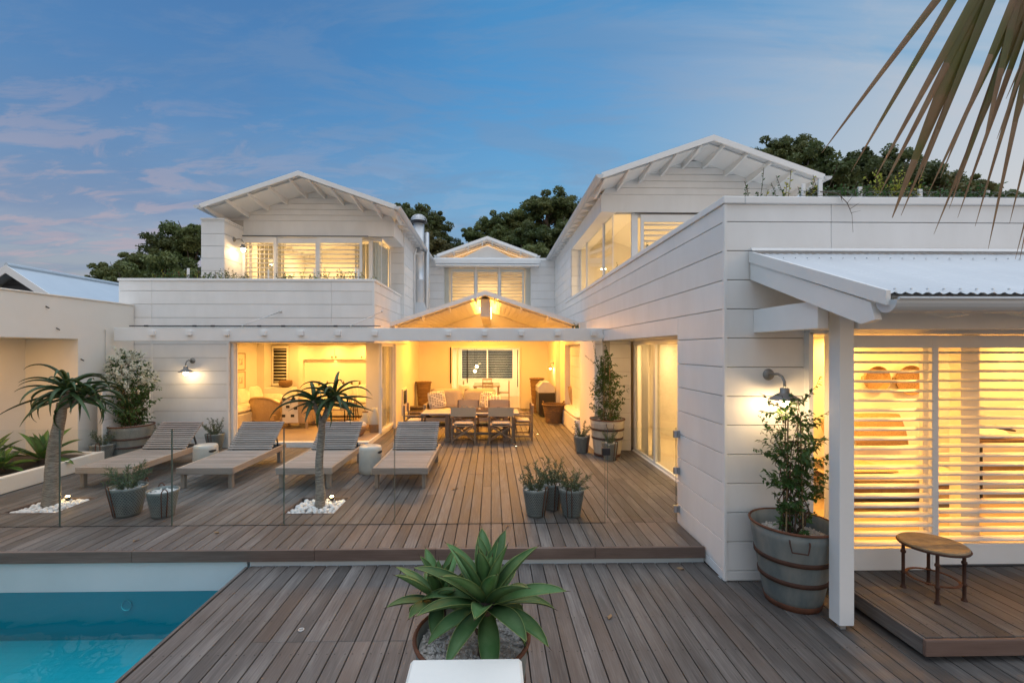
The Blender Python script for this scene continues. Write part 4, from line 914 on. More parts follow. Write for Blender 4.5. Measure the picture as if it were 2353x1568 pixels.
# ================================================================== wall lamps
def wall_lamp(label, base, facing, reach, s=1.0, w=4):
    """base on the wall; facing: outward unit (x, y)"""
    t = thing('wall_lamp', label, 'wall lamp', base, math.atan2(facing[1], facing[0])+R(90), 'galvanised gooseneck wall lamps')
    # local -Y points away from the wall
    d = MB(); d.lathe([(.001, .026), (.045, .024), (.055, .012), (.06, 0)], 20); o = d.build('wall_plate', 'lamp_metal', t, smooth=True); o.rotation_euler = (R(90), 0, 0)
    a = MB(); a.tube([(0, -.01, 0), (0, -reach*.6, .012), (0, -reach*.85, -.01), (0, -reach, -.06), (0, -reach, -.13)], .013, 10); a.build('arm', 'lamp_metal', t, smooth=True)
    q = MB(); q.lathe([(.016, -.115), (.036, -.118), (.042, -.128), (.042, -.165), (.060, -.172), (.135, -.222), (.142, -.232), (.133, -.228), (.058, -.182), (.040, -.178)], 28, (0, -reach, 0)); q.build('lamp_shade', 'lamp_metal', t, smooth=True)
    b_ = MB(); b_.lathe([(.036, -.182), (.043, -.20), (.045, -.26), (.038, -.285), (.02, -.297), (.001, -.30)], 20, (0, -reach, 0)); b_.build('glass_jar', 'bulb', t, smooth=True)
    point('lamp_light', (0, -reach, -.335), w, .045, (1, .64, .30), t)
    t.scale = (s,)*3
    return t
wall_lamp('gooseneck wall lamp glowing above the big tub by the verandah post', (2.86, 4.668, 1.945), (0, -1), .26, 1.0, LW['lampR'])
wall_lamp('gooseneck wall lamp glowing beside the living room opening', (-6.715, 10.398, 1.955), (0, -1), .22, 1.05, LW['lampL'])
wall_lamp('gooseneck wall lamp glowing on the upstairs balcony fin wall', (-6.498, 11.66, 4.98), (1, 0), .22, 1.05, LW['lampU'])
wall_lamp('small lit wall lamp above the barbecue', (2.098, 15.4, 1.75), (-1, 0), .16, .7, LW['lampB'])

# ================================================================== zinc tubs and buckets
def tub(label, loc, rtop, rbot, h, rz=0, gtop=.85, hoops=2):
    t = thing('zinc_tub', label, 'tub', loc, rz, 'large riveted zinc tubs')
    b_ = MB(); rr = lambda z: rbot+(rtop-rbot)*(z/h)**.85
    b_.lathe([(.001, .0), (rbot, .0)]+[(rr(h*i/8), h*i/8) for i in range(1, 9)]+[(rtop-.012, h), (rr(h*.9)-.014, h*.86), (rr(h*.8)-.016, h*.78)], 40); b_.build('body', 'tub_zinc', t, smooth=True)
    r_ = MB(); r_.tube([(rtop*math.cos(a), rtop*math.sin(a), h) for a in [2*math.pi*i/40 for i in range(41)]], .012, 8, False); r_.build('rim', 'rust', t, smooth=True)
    for f in ([.62, .36] if hoops == 2 else [.74, .5])[:2]:
        q = rr(h*f); MB().lathe([(q-.004, h*f-.022), (q+.009, h*f-.020), (q+.012, h*f+.018), (q-.002, h*f+.022)], 40).build('hoop', 'rust_dark', t, smooth=True)
    q = rr(.03*h); MB().lathe([(rbot+.001, 0.001), (rbot+.008, .004), (rr(.055)+.006, .055), (rr(.06), .06)], 40).build('foot_ring', 'rust', t, smooth=True)
    for a in (R(-115), R(65)):
        c_, s_ = math.cos(a), math.sin(a); R0 = rr(h*.9)+.004; T = Matrix(((-s_, c_, 0, R0*c_), (c_, s_, 0, R0*s_), (0, 0, 1, h*.9), (0, 0, 0, 1)))
        pts = [T @ Vector(p) for p in ((-.075, .0, .02), (-.075, .02, .0), (-.06, .03, -.075), (.06, .03, -.075), (.075, .02, 0), (.075, .0, .02))]; MB().tube(pts, .007, 6).build('handle', 'rust_dark', t, smooth=True)
    gravel(t, rr(h*gtop)-.018, h*gtop, 'gravel', int(900*rtop/.36))
    return t
GMESH = {}
def gravel(t, rad, z, mat, n, s0=.009, s1=.016):
    rg = random.Random(int(rad*1e4)+int(z*1e4)); mb = MB()
    mb.lathe([(.001, z-.012), (rad, z-.012)], 24)
    for _ in range(n):
        a = rg.uniform(0, 6.283); q = rad*math.sqrt(rg.random())*.98; s = rg.uniform(s0, s1)
        o = Vector((q*math.cos(a), q*math.sin(a), z-.008+rg.uniform(0, .014)))
        vs = [o+Vector((rg.uniform(.6, 1.2)*s*dx, rg.uniform(.6, 1.2)*s*dy, rg.uniform(.5, 1)*s*dz)) for dx, dy, dz in ((1, 0, 0), (0, 1, 0), (-1, 0, 0), (0, -1, 0), (0, 0, 1))]
        mb.add(vs, [(0, 1, 4), (1, 2, 4), (2, 3, 4), (3, 0, 4)])
    return mb.build('gravel', mat, t, fix=False, kind='stuff')
# olive bucket: punched galvanised sheet with two bent rod handles
def punched():
    m = MT['galvanised'].copy(); m.name = 'punched_zinc'; MT['punched_zinc'] = m
    nt = m.node_tree; n = nt.nodes; l = nt.links; b = n['Principled BSDF']
    uv = n.new('ShaderNodeUVMap'); br = n.new('ShaderNodeTexBrick'); l.new(uv.outputs[0], br.inputs['Vector'])
    br.inputs['Scale'].default_value = 1.0; br.offset = .5; br.inputs['Brick Width'].default_value = 1.0; br.inputs['Row Height'].default_value = 1.0; br.inputs['Mortar Size'].default_value = .30; br.inputs['Mortar Smooth'].default_value = .15; br.inputs['Color1'].default_value = (0, 0, 0, 1); br.inputs['Color2'].default_value = (0, 0, 0, 1); br.inputs['Mortar'].default_value = (1, 1, 1, 1)
    src = b.inputs['Base Color'].links[0].from_socket
    mx = n.new('ShaderNodeMix'); mx.data_type = 'RGBA'; l.new(br.outputs['Color'], mx.inputs[0]); mx.inputs[6].default_value = (.012, .014, .015, 1); l.new(src, mx.inputs[7]); l.new(mx.outputs[2], b.inputs['Base Color'])
    bn = n.new('ShaderNodeBump'); bn.inputs['Strength'].default_value = .8; bn.inputs['Distance'].default_value = .01; l.new(br.outputs['Color'], bn.inputs['Height']); l.new(bn.outputs[0], b.inputs['Normal'])
punched()
def bucket(label, loc, rtop, rbot, h, rz=0, fill=.9):
    t = thing('olive_bucket', label, 'bucket', loc, rz, 'punched galvanised olive buckets')
    N = 36; rows = 14; mb = MB(); P = [(rbot+(rtop-rbot)*i/rows, h*(.10+.82*i/rows)) for i in range(rows+1)]
    mb.lathe(P, N); me = mb.mesh('body', 'punched_zinc', True)
    ul = me.uv_layers.new(name='UVMap')
    for pl_ in me.polygons:
        for li in pl_.loop_indices:
            v = me.vertices[me.loops[li].vertex_index].co; a = math.atan2(v.y, v.x)/(2*math.pi)*N
            if pl_.center.x < 0 and abs(pl_.center.y) < rtop*.12*1.0 and a > 0 and pl_.center.y < 0: a -= N
            ul.data[li].uv = (a, v.z/h*rows*1.2)
    inst('body', me, t)
    rb = lambda z: rbot+(rtop-rbot)*(z-.10*h)/(.82*h)
    q = MB(); q.lathe([(.001, .001), (rb(0), .001), (rb(.10*h), .10*h)], N); q.build('base', 'galvanised', t, smooth=True)
    q = MB(); q.lathe([(rb(.92*h), .92*h), (rb(h)+.002, h), (rb(h)-.006, h+.003), (rb(h)-.010, h-.002), (rb(h*fill)-.008, h*fill)], N); q.build('rim', 'galvanised', t, smooth=True)
    for a0 in (R(-80), R(100)):
        pts = []
        for da, z in ((-13, .015), (-13, .5*h), (-13, .86*h), (-11, 1.04*h), (-4, 1.13*h), (4, 1.13*h), (11, 1.04*h), (13, .86*h), (13, .5*h), (13, .015)):
            rr = rb(min(z, h))+.010; aa = a0+R(da)*(.2/rtop)*.75; pts.append((rr*math.cos(aa), rr*math.sin(aa), z))
        MB().tube(pts, .0065, 6).build('handle', 'rust', t, smooth=True)
    gravel(t, rb(h*fill)-.008, h*fill, 'pebble', 160, .012, .02)
    return t
bucket('larger punched zinc bucket holding a shrub, behind the fence at the left', (-4.86, 6.20, 0), .215, .150, .385, R(-35))
bucket('punched zinc bucket topped with white pebbles and no shrub', (-4.36, 6.15, 0), .182, .130, .345, R(30))
bucket('left bucket of the trio standing on the open deck', (.585, 6.08, 0), .168, .122, .36, R(40))
bucket('rear bucket of the trio standing on the open deck', (.835, 6.34, 0), .168, .122, .36, R(10))
bucket('right bucket of the trio standing on the open deck', (1.065, 6.07, 0), .168, .122, .36, R(-30))
bucket('punched zinc bucket left of the cream tub by the glass door', (1.93, 9.76, 0), .165, .12, .36, R(40))
bucket('punched zinc bucket right in front of the cream tub by the glass door', (2.37, 9.10, 0), .165, .12, .36, R(20))
bucket('punched zinc bucket tucked left of the lounger and before the flowering tub', (-7.62, 9.10, 0), .20, .145, .36, R(10))
bucket('punched zinc bucket half hidden right of the flowering tub', (-6.92, 9.85, 0), .16, .12, .36, R(0))
bucket('punched zinc bucket against the wall at the living room jamb', (-6.08, 10.16, 0), .19, .135, .36, R(-10))
tub('grey zinc tub with rusty hoops between the wall and the verandah post', (2.855, 4.285, -.18), .36, .225, .75, 0, .84)
tub('broad grey zinc tub with the white flowering shrub', (-7.42, 9.55, 0), .40, .29, .66, 0, .96)
tb = tub('pale weathered tub beside the glass sliding door', (2.42, 9.52, 0), .355, .26, .76, R(20), .92, 3)
M('tub_cream', (.55, .50, .42), .6, col2=(.36, .32, .27), scale=4, stretch=(1.6, 1.6, .45), bump=.2, lo=.35, hi=.7)
for ch_ in tb.children:
    if ch_.name.startswith('body'): ch_.data.materials[0] = MT['tub_cream']
tub('rust rimmed zinc tub holding the big agave in front', (-.115, 2.70, -.18), .335, .25, .70, R(50), .93)

# ================================================================== plinth and oval table
pn = thing('plinth', 'smooth white square plinth in front of the potted agave', 'plinth')
b_ = MB(); b_.cbox(-.395, .148, 1.715, 2.255, -.18, .685, .014); b_.build('plinth_block', 'render_white', pn); 
ot = thing('side_table', 'stone topped side table on four dark iron legs on the small deck', 'table', (3.98, 4.05, 0), 0)
q = MB(); q.lathe([(.001, .432), (.236, .432), (.243, .438), (.243, .458), (.236, .465), (.001, .466)], 44); q.build('table_top', 'stone_top', ot)
q = MB(); q.tube([(.244*math.cos(t), .244*math.sin(t), .442) for t in [2*math.pi*i/40 for i in range(41)]], .010, 6, False); q.build('edge_band', 'rust_dark', ot, smooth=True)
for x, y in ((-.165, .115), (.122, .165), (-.120, -.165), (.163, -.122)):
    l_ = MB(); l_.lathe([(.024, 0), (.024, .006), (.017, .02), (.0135, .03), (.0135, .13), (.020, .138), (.020, .150), (.0135, .158), (.0135, .32), (.021, .328), (.021, .344), (.0135, .352), (.0135, .432)], 12, (x, y, 0)); l_.build('leg', 'rust_dark', ot, smooth=True)
q = MB()
for j in range(41):
    t_ = 2*math.pi*j/40
    q.v += [(.192*math.cos(t_), .192*math.sin(t_), .145), (.168*math.cos(t_), .168*math.sin(t_), .145), (.168*math.cos(t_), .168*math.sin(t_), .152), (.192*math.cos(t_), .192*math.sin(t_), .152)]
for j in range(40):
    for k in range(4): q.f.append((4*j+k, 4*j+(k+1) % 4, 4*j+4+(k+1) % 4, 4*j+4+k)); q.m.append(0)
q.build('stretcher_ring', 'rust', ot)

# ================================================================== patio dining set
dt = thing('dining_table', 'weathered wooden trestle dining table under the patio roof', 'table')
for k in range(6):
    y = 10.97+.133*k; MB().cbox(-1.70, .67, y, y+.128, .635, .672, .004).build('plank', 'teak_x', dt)
for x in (-1.06, .34):
    MB().cbox(x-.055, x+.055, 11.0, 11.10, .08, .634, .006).build('leg', 'chair_wood', dt); MB().cbox(x-.055, x+.055, 11.58, 11.68, .08, .634, .006).build('leg', 'chair_wood', dt)
    MB().cbox(x-.07, x+.07, 10.94, 11.74, 0, .079, .006).build('foot', 'chair_wood', dt)
    MB().beam((x+.05*(1 if x < 0 else -1), 11.05, .40), (x+.35*(1 if x < 0 else -1), 11.05, .63), .05, .05).build('brace', 'chair_wood', dt)
MB().cbox(-1.0, .28, 11.30, 11.38, .10, .16, .004).build('stretcher', 'teak_x', dt)
def director(label, loc, rz):
    t = thing('director_chair', label, 'chair', loc, rz, 'canvas director chairs round the patio table')
    # sitter faces +Y; back is at -Y
    for s in (-1, 1):
        MB().cbox(s*.27-.018, s*.27+.018, -.235, -.20, 0, .86, .003).build('leg', 'chair_wood', t); MB().cbox(s*.27-.018, s*.27+.018, .19, .225, 0, .60, .003).build('leg', 'chair_wood', t)
        MB().cbox(s*.285-.026, s*.285+.026, -.199, .27, .601, .625, .004).build('arm', 'chair_wood', t)
        MB().cbox(s*.27-.014, s*.27+.014, -.199, .189, .38, .41, .003).build('side_rail', 'chair_wood', t); MB().cbox(s*.27-.014, s*.27+.014, -.199, .189, .10, .13, .003).build('side_rail', 'chair_wood', t)
    for y, o in ((-.19, 0), (.17, .02)):
        for s in (-1, 1): MB().beam((s*.25, y+.014*s, .10), (-s*.25, y+.014*s, .42), .022, .032).build('cross_brace', 'chair_wood', t)
    c_ = MB(); n = 10
    for i in range(n+1):
        f = i/n; x = -.26+.52*f; d_ = .035*math.sin(math.pi*f)
        for y in (-.19, .19): c_.v += [(x, y, .455-d_), (x, y, .445-d_)]
    for i in range(n):
        a = i*4; c_.f += [(a, a+2, a+6, a+4), (a+1, a+5, a+7, a+3), (a, a+4, a+5, a+1), (a+2, a+3, a+7, a+6)]; c_.m += [0]*4
    c_.build('seat', 'canvas', t)
    c_ = MB()
    for i in range(n+1):
        f = i/n; x = -.295+.59*f; d_ = .022*math.sin(math.pi*f)
        c_.v += [(x, -.238-d_, .655), (x, -.246-d_, .655), (x, -.246-d_, .862), (x, -.238-d_, .862)]
    for i in range(n):
        a = i*4; c_.f += [(a+k, a+(k+1) % 4, a+4+(k+1) % 4, a+4+k) for k in range(4)]; c_.m += [0]*4
    c_.f += [(0, 1, 2, 3), (4*n+3, 4*n+2, 4*n+1, 4*n)]; c_.m += [0, 0]
    c_.build('backrest', 'canvas', t)
    MB().cbox(-.22, .22, -.17, .17, .452, .492, .015).build('cushion', 'linen', t)
    return t
dc = director('director chair seen from behind, nearest the loungers', (-.655, 10.84, 0), 0)
dup(dc, (.225, 10.84, 0), R(-2), 'director chair seen from behind, below the wicker tray')
dup(dc, (.76, 11.28, 0), R(90), 'director chair turned sideways at the right table end')
dup(dc, (-1.88, 11.30, 0), R(-90), 'director chair turned sideways at the left table end')
dup(dc, (-.62, 12.02, 0), R(180), 'director chair facing the pool across the table, on the fireplace side')
dup(dc, (.20, 12.02, 0), R(180), 'director chair facing the pool across the table, on the bench side')
tr = thing('wicker_tray', 'long wicker tray of glasses on the patio table', 'tray', (-.42, 11.35, .672))
q = MB(); q.cbox(-.50, .50, -.16, .16, 0, .015, .004); q.cbox(-.50, .50, -.16, -.145, .015, .07, .003); q.cbox(-.50, .50, .145, .16, .015, .07, .003); q.cbox(-.50, -.485, -.145, .145, .015, .07, .003); q.cbox(.485, .50, -.145, .145, .015, .07, .003); q.build('tray_body', 'wicker', tr)
gl_ = None
for k, (x, y) in enumerate(((-.22, .03), (-.10, -.05), (-.02, .06), (.12, .0), (-.30, -.06))):
    o = MB(); o.lathe([(.03, 0), (.034, .005), (.036, .11), (.030, .13), (.026, .13), (.031, .012), (.001, .01)], 14); t = thing('glass_tumbler', 'clear tumbler on the wicker tray', 'glass', (-.42+x, 11.35+y, .688), 0, 'tumblers on the wicker tray'); o.build('body', 'glass', t, smooth=True)
    MB().lathe([(.001, .012), (.029, .013), (.030, .06), (.001, .06)], 12).build('candle', 'linen_white', t)
# patio sofa
sf = thing('patio_sofa', 'two seat linen sofa on a timber frame against the patio door', 'sofa', (-.86, 13.55, 0))
for x in (-1.06, 1.06): MB().cbox(x-.04, x+.04, -.42, .42, 0, .62, .006).build('arm', 'teak_z', sf)
MB().cbox(-1.02, 1.02, -.42, .42, .14, .24, .006).build('frame', 'teak_x', sf); MB().cbox(-1.02, 1.02, .36, .42, .24, .74, .006).build('back_rail', 'teak_x', sf)
def cushion(mb, w, d, h, T=None, n=8, pinch=.35):
    o = len(mb.v)
    for top in (1, -1):
        for i in range(n+1):
            for j in range(n+1):
                u, v = i/n*2-1, j/n*2-1; k = max(0, (1-u**4)*(1-v**4))**pinch
                p = Vector((u*w/2*(1-.06*v*v), v*d/2*(1-.06*u*u), top*h/2*k)); mb.v.append(tuple(T @ p) if T else tuple(p))
    N1 = (n+1)**2
    for i in range(n):
        for j in range(n):
            a = o+i*(n+1)+j; mb.f += [(a, a+n+1, a+n+2, a+1), (a+N1, a+N1+1, a+N1+n+2, a+N1+n+1)]; mb.m += [mb.cur]*2
    return mb
for x in (-.51, .51):
    cushion(MB(), 1.0, .82, .22, Matrix.Translation((x, -.04, .36)), pinch=.12).build('seat_cushion', 'linen', sf, smooth=True)
    cushion(MB(), .98, .62, .22, Matrix.Translation((x, .27, .72)) @ Matrix.Rotation(R(78), 4, 'X'), pinch=.2).build('back_cushion', 'linen', sf, smooth=True)
def pillow(name, label, loc, rot, w, h, mat, group=None, th=.16, stripes=None, parent=None):
    t = thing(name, label, 'cushion', loc, 0, group); q = MB(); T = Matrix.Rotation(rot[2], 4, 'Z') @ Matrix.Rotation(rot[0], 4, 'X') @ Matrix.Rotation(rot[1], 4, 'Z'); cushion(q, w, h, th, T, 9, .4); q.build('cover', mat, t, smooth=True)
    if stripes:
        s_ = MB()
        for i in range(-stripes, stripes+1):
            for j in range(-4, 5):
                x, y = i*w*.9/(2*stripes+1), j*h*.095
                if (i+j) % 5 == 0: continue
                k = max(0, (1-(x*2/w)**4)*(1-(y*2/h)**4))**.4*th/2+.004
                s_.add([T @ Vector((x+dx, y+dy, k)) for dx, dy in ((-w*.045, -.009), (w*.045, -.009), (w*.045, .009), (-w*.045, .009))], [(0, 1, 2, 3)])
        s_.build('print', 'charcoal', t, kind='stuff')
    return t
pillow('cushion', 'striped cushion leaning at the fireplace end of the patio sofa', (-1.62, 13.60, .72), (R(66), R(6), R(12)), .52, .52, 'linen_white', 'printed cushions on the patio sofa', stripes=3)
pillow('cushion', 'striped cushion standing upright at the other end of the patio sofa', (-.10, 13.62, .72), (R(66), R(-4), R(-8)), .50, .50, 'linen_white', 'printed cushions on the patio sofa', stripes=3)
pillow('cushion', 'striped cushion slumped in front of the upright one on the patio sofa', (.04, 13.42, .66), (R(58), R(14), R(-16)), .50, .46, 'linen_white', 'printed cushions on the patio sofa', stripes=2)
bo = thing('bolster', 'plain round bolster at the doorway end of the patio sofa', 'cushion', (.30, 13.46, .55)); q = MB(); q.ball((0, 0, 0), (.16, .26, .16), 14, 10); q.build('cover', 'linen_white', bo, smooth=True)
# baskets, logs, bench and barbecue
def basket(label, loc, rt, rb, h, mat='rattan_dark', rings=8, handles=True, group='rattan baskets on the patio'):
    t = thing('rattan_basket', label, 'basket', loc, 0, group); q = MB(); n = 28; prof = []
    for i in range(rings*3+1):
        f = i/(rings*3); r = rb+(rt-rb)*f; prof.append((r+(.007 if i % 3 == 1 else 0), h*f))
    q.lathe([(.001, .002)]+prof+[(rt-.02, h-.005), (rt-.035, h*.6)], n); q.build('body', mat, t, smooth=False)
    z = MB(); z.tube([((rt+.008)*math.cos(a), (rt+.008)*math.sin(a), h+.004*math.sin(a*14)) for a in [2*math.pi*i/56 for i in range(57)]], .024, 6, False); z.build('rim', mat, t, smooth=True)
    if handles:
        for s in (0, math.pi):
            pts = [((rt-.01)*math.cos(s+a), (rt-.01)*math.sin(s+a), h+.10*math.sin((a+.45)/.9*math.pi)) for a in [-.45+.9*i/10 for i in range(11)]]; MB().tube(pts, .014, 6).build('handle', mat, t, smooth=True)
    return t
basket('round chunky rattan basket standing in front of the bench', (1.875, 13.80, 0), .33, .23, .55)
basket('tall slim rattan basket beside the barbecue', (1.60, 16.1, 0), .24, .15, 1.18, handles=False)
basket('tall dark rattan basket beside the fireplace corner', (-2.40, 16.2, 0), .26, .17, 1.05, handles=False)
lg = thing('log_pile', 'small pile of cut firewood beside the fireplace', 'firewood', (-2.42, 14.9, 0))
for k, (y, z) in enumerate(((-.16, .07), (0, .07), (.16, .07), (-.08, .19), (.08, .19), (0, .31))):
    q = MB(); q.tube([(-.22, y, z), (.20+.02*(k % 2), y, z)], .066, 9); q.build('log', 'bark', lg)
bn = thing('bench', 'white built in bench with seat cushion in the patio alcove', 'bench')
q = MB(); q.cbox(2.13, 3.19, 11.62, 13.88, .0, .40, .005); q.build('base', 'white_trim', bn)
cushion(MB(), 1.04, 2.24, .17, Matrix.Translation((2.65, 12.75, .475)), 12, .1).build('seat_cushion', 'linen_white', bn, smooth=True)
pillow('cushion', 'straw woven cushion leaning in the bench alcove', (2.62, 13.66, .86), (R(74), R(6), R(4)), .62, .58, 'wicker_light', th=.14)
pillow('cushion', 'plain white cushion lying in front of the straw cushion on the bench', (2.88, 13.45, .72), (R(60), R(-10), R(-20)), .5, .42, 'linen_white')
bq = thing('barbecue', 'steel barbecue cart with lid against the right patio wall', 'barbecue', (1.80, 15.35, 0), R(90))
q = MB(); q.cbox(-.50, .50, -.26, .26, .10, .80, .01); q.build('cabinet', 'bbq_dark', bq)
q = MB(); q.prism([(-.27, .80), (.27, .80), (.27, .98), (.12, 1.14), (-.10, 1.14), (-.27, .96)], -.48, .48, 'X'); q.build('lid', 'steel', bq)
q = MB(); q.tube([(-.38, -.30, .98), (.38, -.30, .98)], .016, 8); q.build('handle', 'steel', bq)
for x in (-.3, 0, .3): MB().lathe([(.001, .03), (.025, .03), (.028, 0)], 12, (0, 0, 0)).build('knob', 'black', bq, loc=(x, -.262, .72)).rotation_euler = (R(90), 0, 0)
# dining set seen through the doorway
d2 = thing('dining_table', 'pale dining table seen through the lit doorway', 'table', (-.20, 19.3, 0))
MB().cbox(-.55, .55, -.9, .9, .70, .75, .006).build('table_top', 'floor_wood', d2)
for sx in (-1, 1):
    for sy in (-1, 1): MB().cbox(sx*.48-.03, sx*.48+.03, sy*.82-.03, sy*.82+.03, 0, .699, .004).build('leg', 'floor_wood', d2)
def slatchair(label, loc, rz):
    t = thing('dining_chair', label, 'chair', loc, rz, 'pale chairs round the indoor dining table')
    MB().cbox(-.22, .22, -.2, .22, .42, .46, .008).build('seat', 'floor_wood', t)
    for s in (-1, 1):
        MB().cbox(s*.2-.018, s*.2+.018, -.22, -.185, 0, .92, .004).build('leg', 'floor_wood', t); MB().cbox(s*.2-.018, s*.2+.018, .17, .205, 0, .419, .004).build('leg', 'floor_wood', t)
    MB().cbox(-.18, .18, -.215, -.19, .84, .91, .004).build('top_rail', 'floor_wood', t)
    for k in range(6): MB().cbox(-.16+.06*k, -.14+.06*k, -.21, -.195, .461, .839, .002).build('spindle', 'floor_wood', t)
    return t
sc0 = slatchair('pale spindle chair with its back to the doorway', (-.15, 18.25, 0), 0)
dup(sc0, (.52, 18.9, 0), R(90), 'pale spindle chair on the bench side of the indoor table')
dup(sc0, (-.95, 18.9, 0), R(-90), 'pale spindle chair on the fireplace side of the indoor table')
dup(sc0, (-.2, 20.4, 0), R(180), 'pale chair at the shutter end of the indoor table')
pillow('cushion', 'cream cushion on a seat inside the doorway', (-1.05, 17.95, .62), (R(70), 0, R(30)), .5, .45, 'linen_white')

for x, y, z, lb in ((-.62, 19.2, 1.50, 'round glowing pendant lamp, the higher of two over the indoor dining table'), (-.72, 19.7, 1.28, 'round glowing pendant lamp, the lower of two over the indoor dining table')):
    t = thing('pendant_lamp', lb, 'lamp', (x, y, z), 0, 'pendant lamps over the indoor dining table'); MB().ball((0, 0, 0), .065, 14, 10).build('lamp_globe', 'bulb_soft', t, smooth=True); MB().tube([(0, 0, .065), (0, 0, 2.379-z)], .006, 6).build('cord', 'dark_metal', t)
# ================================================================== living room
def sofa(label, loc, rz, L, D=.9):
    t = thing('sofa', label, 'sofa', loc, rz); MB().cbox(-L/2, L/2, -D/2, D/2, .04, .40, .02).build('base', 'linen_white', t)
    cushion(MB(), L-.3, .26, .52, Matrix.Translation((0, D/2-.13, .62)), 10, .12).build('back_cushion', 'linen_white', t, smooth=True)
    for s in (-1, 1): cushion(MB(), .22, D, .36, Matrix.Translation((s*(L/2-.10), 0, .52)), 8, .12).build('arm', 'linen_white', t, smooth=True)
    n = 3 if L > 2 else 2; w = (L-.36)/n
    for k in range(n):
        cushion(MB(), w, D-.2, .18, Matrix.Translation((-L/2+.18+w*(k+.5), -.08, .47)), 8, .12).build('seat_cushion', 'linen_white', t, smooth=True)
        cushion(MB(), w*.8, .5, .18, Matrix.Translation((-L/2+.18+w*(k+.5), .20, .74)) @ Matrix.Rotation(R(72), 4, 'X'), 8, .35).build('loose_cushion', 'linen_white', t, smooth=True)
    return t
sofa('long white slipcovered sofa below the framed prints', (-7.02, 13.3, .10), R(90), 2.9)
sofa('white slipcovered sofa along the cupboard wall', (-4.75, 14.75, .10), 0, 2.2)
def armchair(label, loc, rz):
    t = thing('wicker_armchair', label, 'armchair', loc, rz, 'wicker armchairs with their backs to the pool')
    # back shell wraps round the sitter, who faces +Y
    q = MB(); n = 22; rows = 12
    for i in range(rows+1):
        for j in range(n+1):
            a = R(180)+R(180)*j/n; f = i/rows; hgt = .80-.20*abs(math.cos(a))**3
            o = .006 if j % 2 else 0
            q.v.append((.40*(1+.05*f)*math.cos(a)*(1+o), .34*(1+.08*f)*math.sin(a)*(1+o)-.02-.05*f, .14+(hgt-.14)*f))
    for i in range(rows):
        for j in range(n): a = i*(n+1)+j; q.f.append((a, a+1, a+n+2, a+n+1)); q.m.append(0)
    q.build('backrest', 'wicker_light', t)
    top = [Vector(q.v[rows*(n+1)+j]) for j in range(n+1)]; MB().tube(top, .028, 8).build('top_roll', 'wicker_light', t, smooth=True)
    for s in (-1, 1): MB().cbox(s*.40-.03, s*.40+.03, -.02, .36, .14, .58, .02).build('arm', 'wicker_light', t)
    MB().cbox(-.37, .37, -.32, .36, .14, .32, .02).build('seat', 'wicker_light', t)
    cushion(MB(), .70, .66, .16, Matrix.Translation((0, .02, .40)), 8, .15).build('cushion', 'linen_white', t, smooth=True)
    for sx in (-1, 1):
        for sy in (-.30, .30): MB().cbox(sx*.33-.03, sx*.33+.03, sy-.03, sy+.03, 0, .139, .004).build('leg', 'floor_wood', t)
    f = MB()
    for k in range(46):
        a = R(183)+R(174)*k/45; f.beam((.405*math.cos(a), .345*math.sin(a)-.02, .15), (.405*math.cos(a)+rnd.uniform(-.01, .01), .345*math.sin(a)-.02, .08), .008, .005)
    f.build('fringe', 'rattan_dark', t, kind='stuff')
    return t
a0 = armchair('wicker armchair seen from behind with a bare back', (-6.28, 12.95, .10), R(-4))
dup(a0, (-5.30, 12.62, .10), R(4), 'wicker armchair seen from behind with a throw over its back')
th = thing('throw_blanket', 'cream throw with dark squares hanging over the wicker armchair', 'blanket', (-5.30, 12.62, .10), R(4))
q = MB()
for i in range(9):
    for j in range(6):
        x = -.25+.40*j/5; q.v.append((x, -.425-.035*(1-i/8)-.006*math.sin(j*2.1), .93-.76*i/8 if i else .90))
q.v[0:6] = [(-.25+.40*j/5, -.33, .88) for j in range(6)]
for i in range(8):
    for j in range(5): a = i*6+j; q.f.append((a, a+1, a+7, a+6)); q.m.append(0)
q.build('cloth', 'linen_white', th, smooth=True)
q = MB()
for x, z in ((-.20, .80), (.05, .80), (-.10, .60), (-.21, .36), (.02, .36), (.10, .56)): q.box(x-.045, x+.045, -.472, -.466, z-.035, z+.035)
q.build('dark_square', 'charcoal', th, kind='stuff')
for r_, z in ((0, 1.60), (1, 1.04)):
    for k in range(3):
        y = 12.95+.52*k
        t = thing('framed_print', ['upper', 'lower'][r_]+' row framed print '+['nearest the glass doors', 'in the middle of its row', 'nearest the pilaster'][k], 'picture', (-7.598, y, z), 0, 'six framed prints on the living room wall')
        q = MB(); q.cbox(0, .025, -.24, -.215, -.02, .50, .003); q.cbox(0, .025, .215, .24, -.02, .50, .003); q.cbox(0, .025, -.2145, .2145, -.02, .005, .003); q.cbox(0, .025, -.2145, .2145, .475, .50, .003); q.build('frame', 'floor_wood', t)
        MB().box(.004, .010, -.214, .214, .006, .474).build('print', 'paper', t)
        MB().box(.0105, .012, -.09, .09, .14, .34).build('drawing', 'print_grey', t)
ct = thing('coffee_table', 'coffee table with pale top on a black frame in the living room', 'table', (-4.75, 13.35, .10))
MB().cbox(-.65, .65, -.45, .45, .40, .44, .004).build('table_top', 'floor_wood', ct)
for sx in (-1, 1):
    for sy in (-1, 1): MB().cbox(sx*.62-.012, sx*.62+.012, sy*.42-.012, sy*.42+.012, 0, .399).build('leg', 'black', ct)
MB().box(-.608, .608, -.432, -.408, .0, .02).build('rail', 'black', ct); MB().box(-.608, .608, .408, .432, 0, .02).build('rail', 'black', ct)
st = thing('bar_stool', 'round wooden bar stool near the far living room wall', 'stool', (-4.22, 14.0, .10))
MB().lathe([(.001, .70), (.15, .70), (.17, .685), (.16, .655), (.001, .65)], 20).build('seat', 'brown_wood', st, smooth=True)
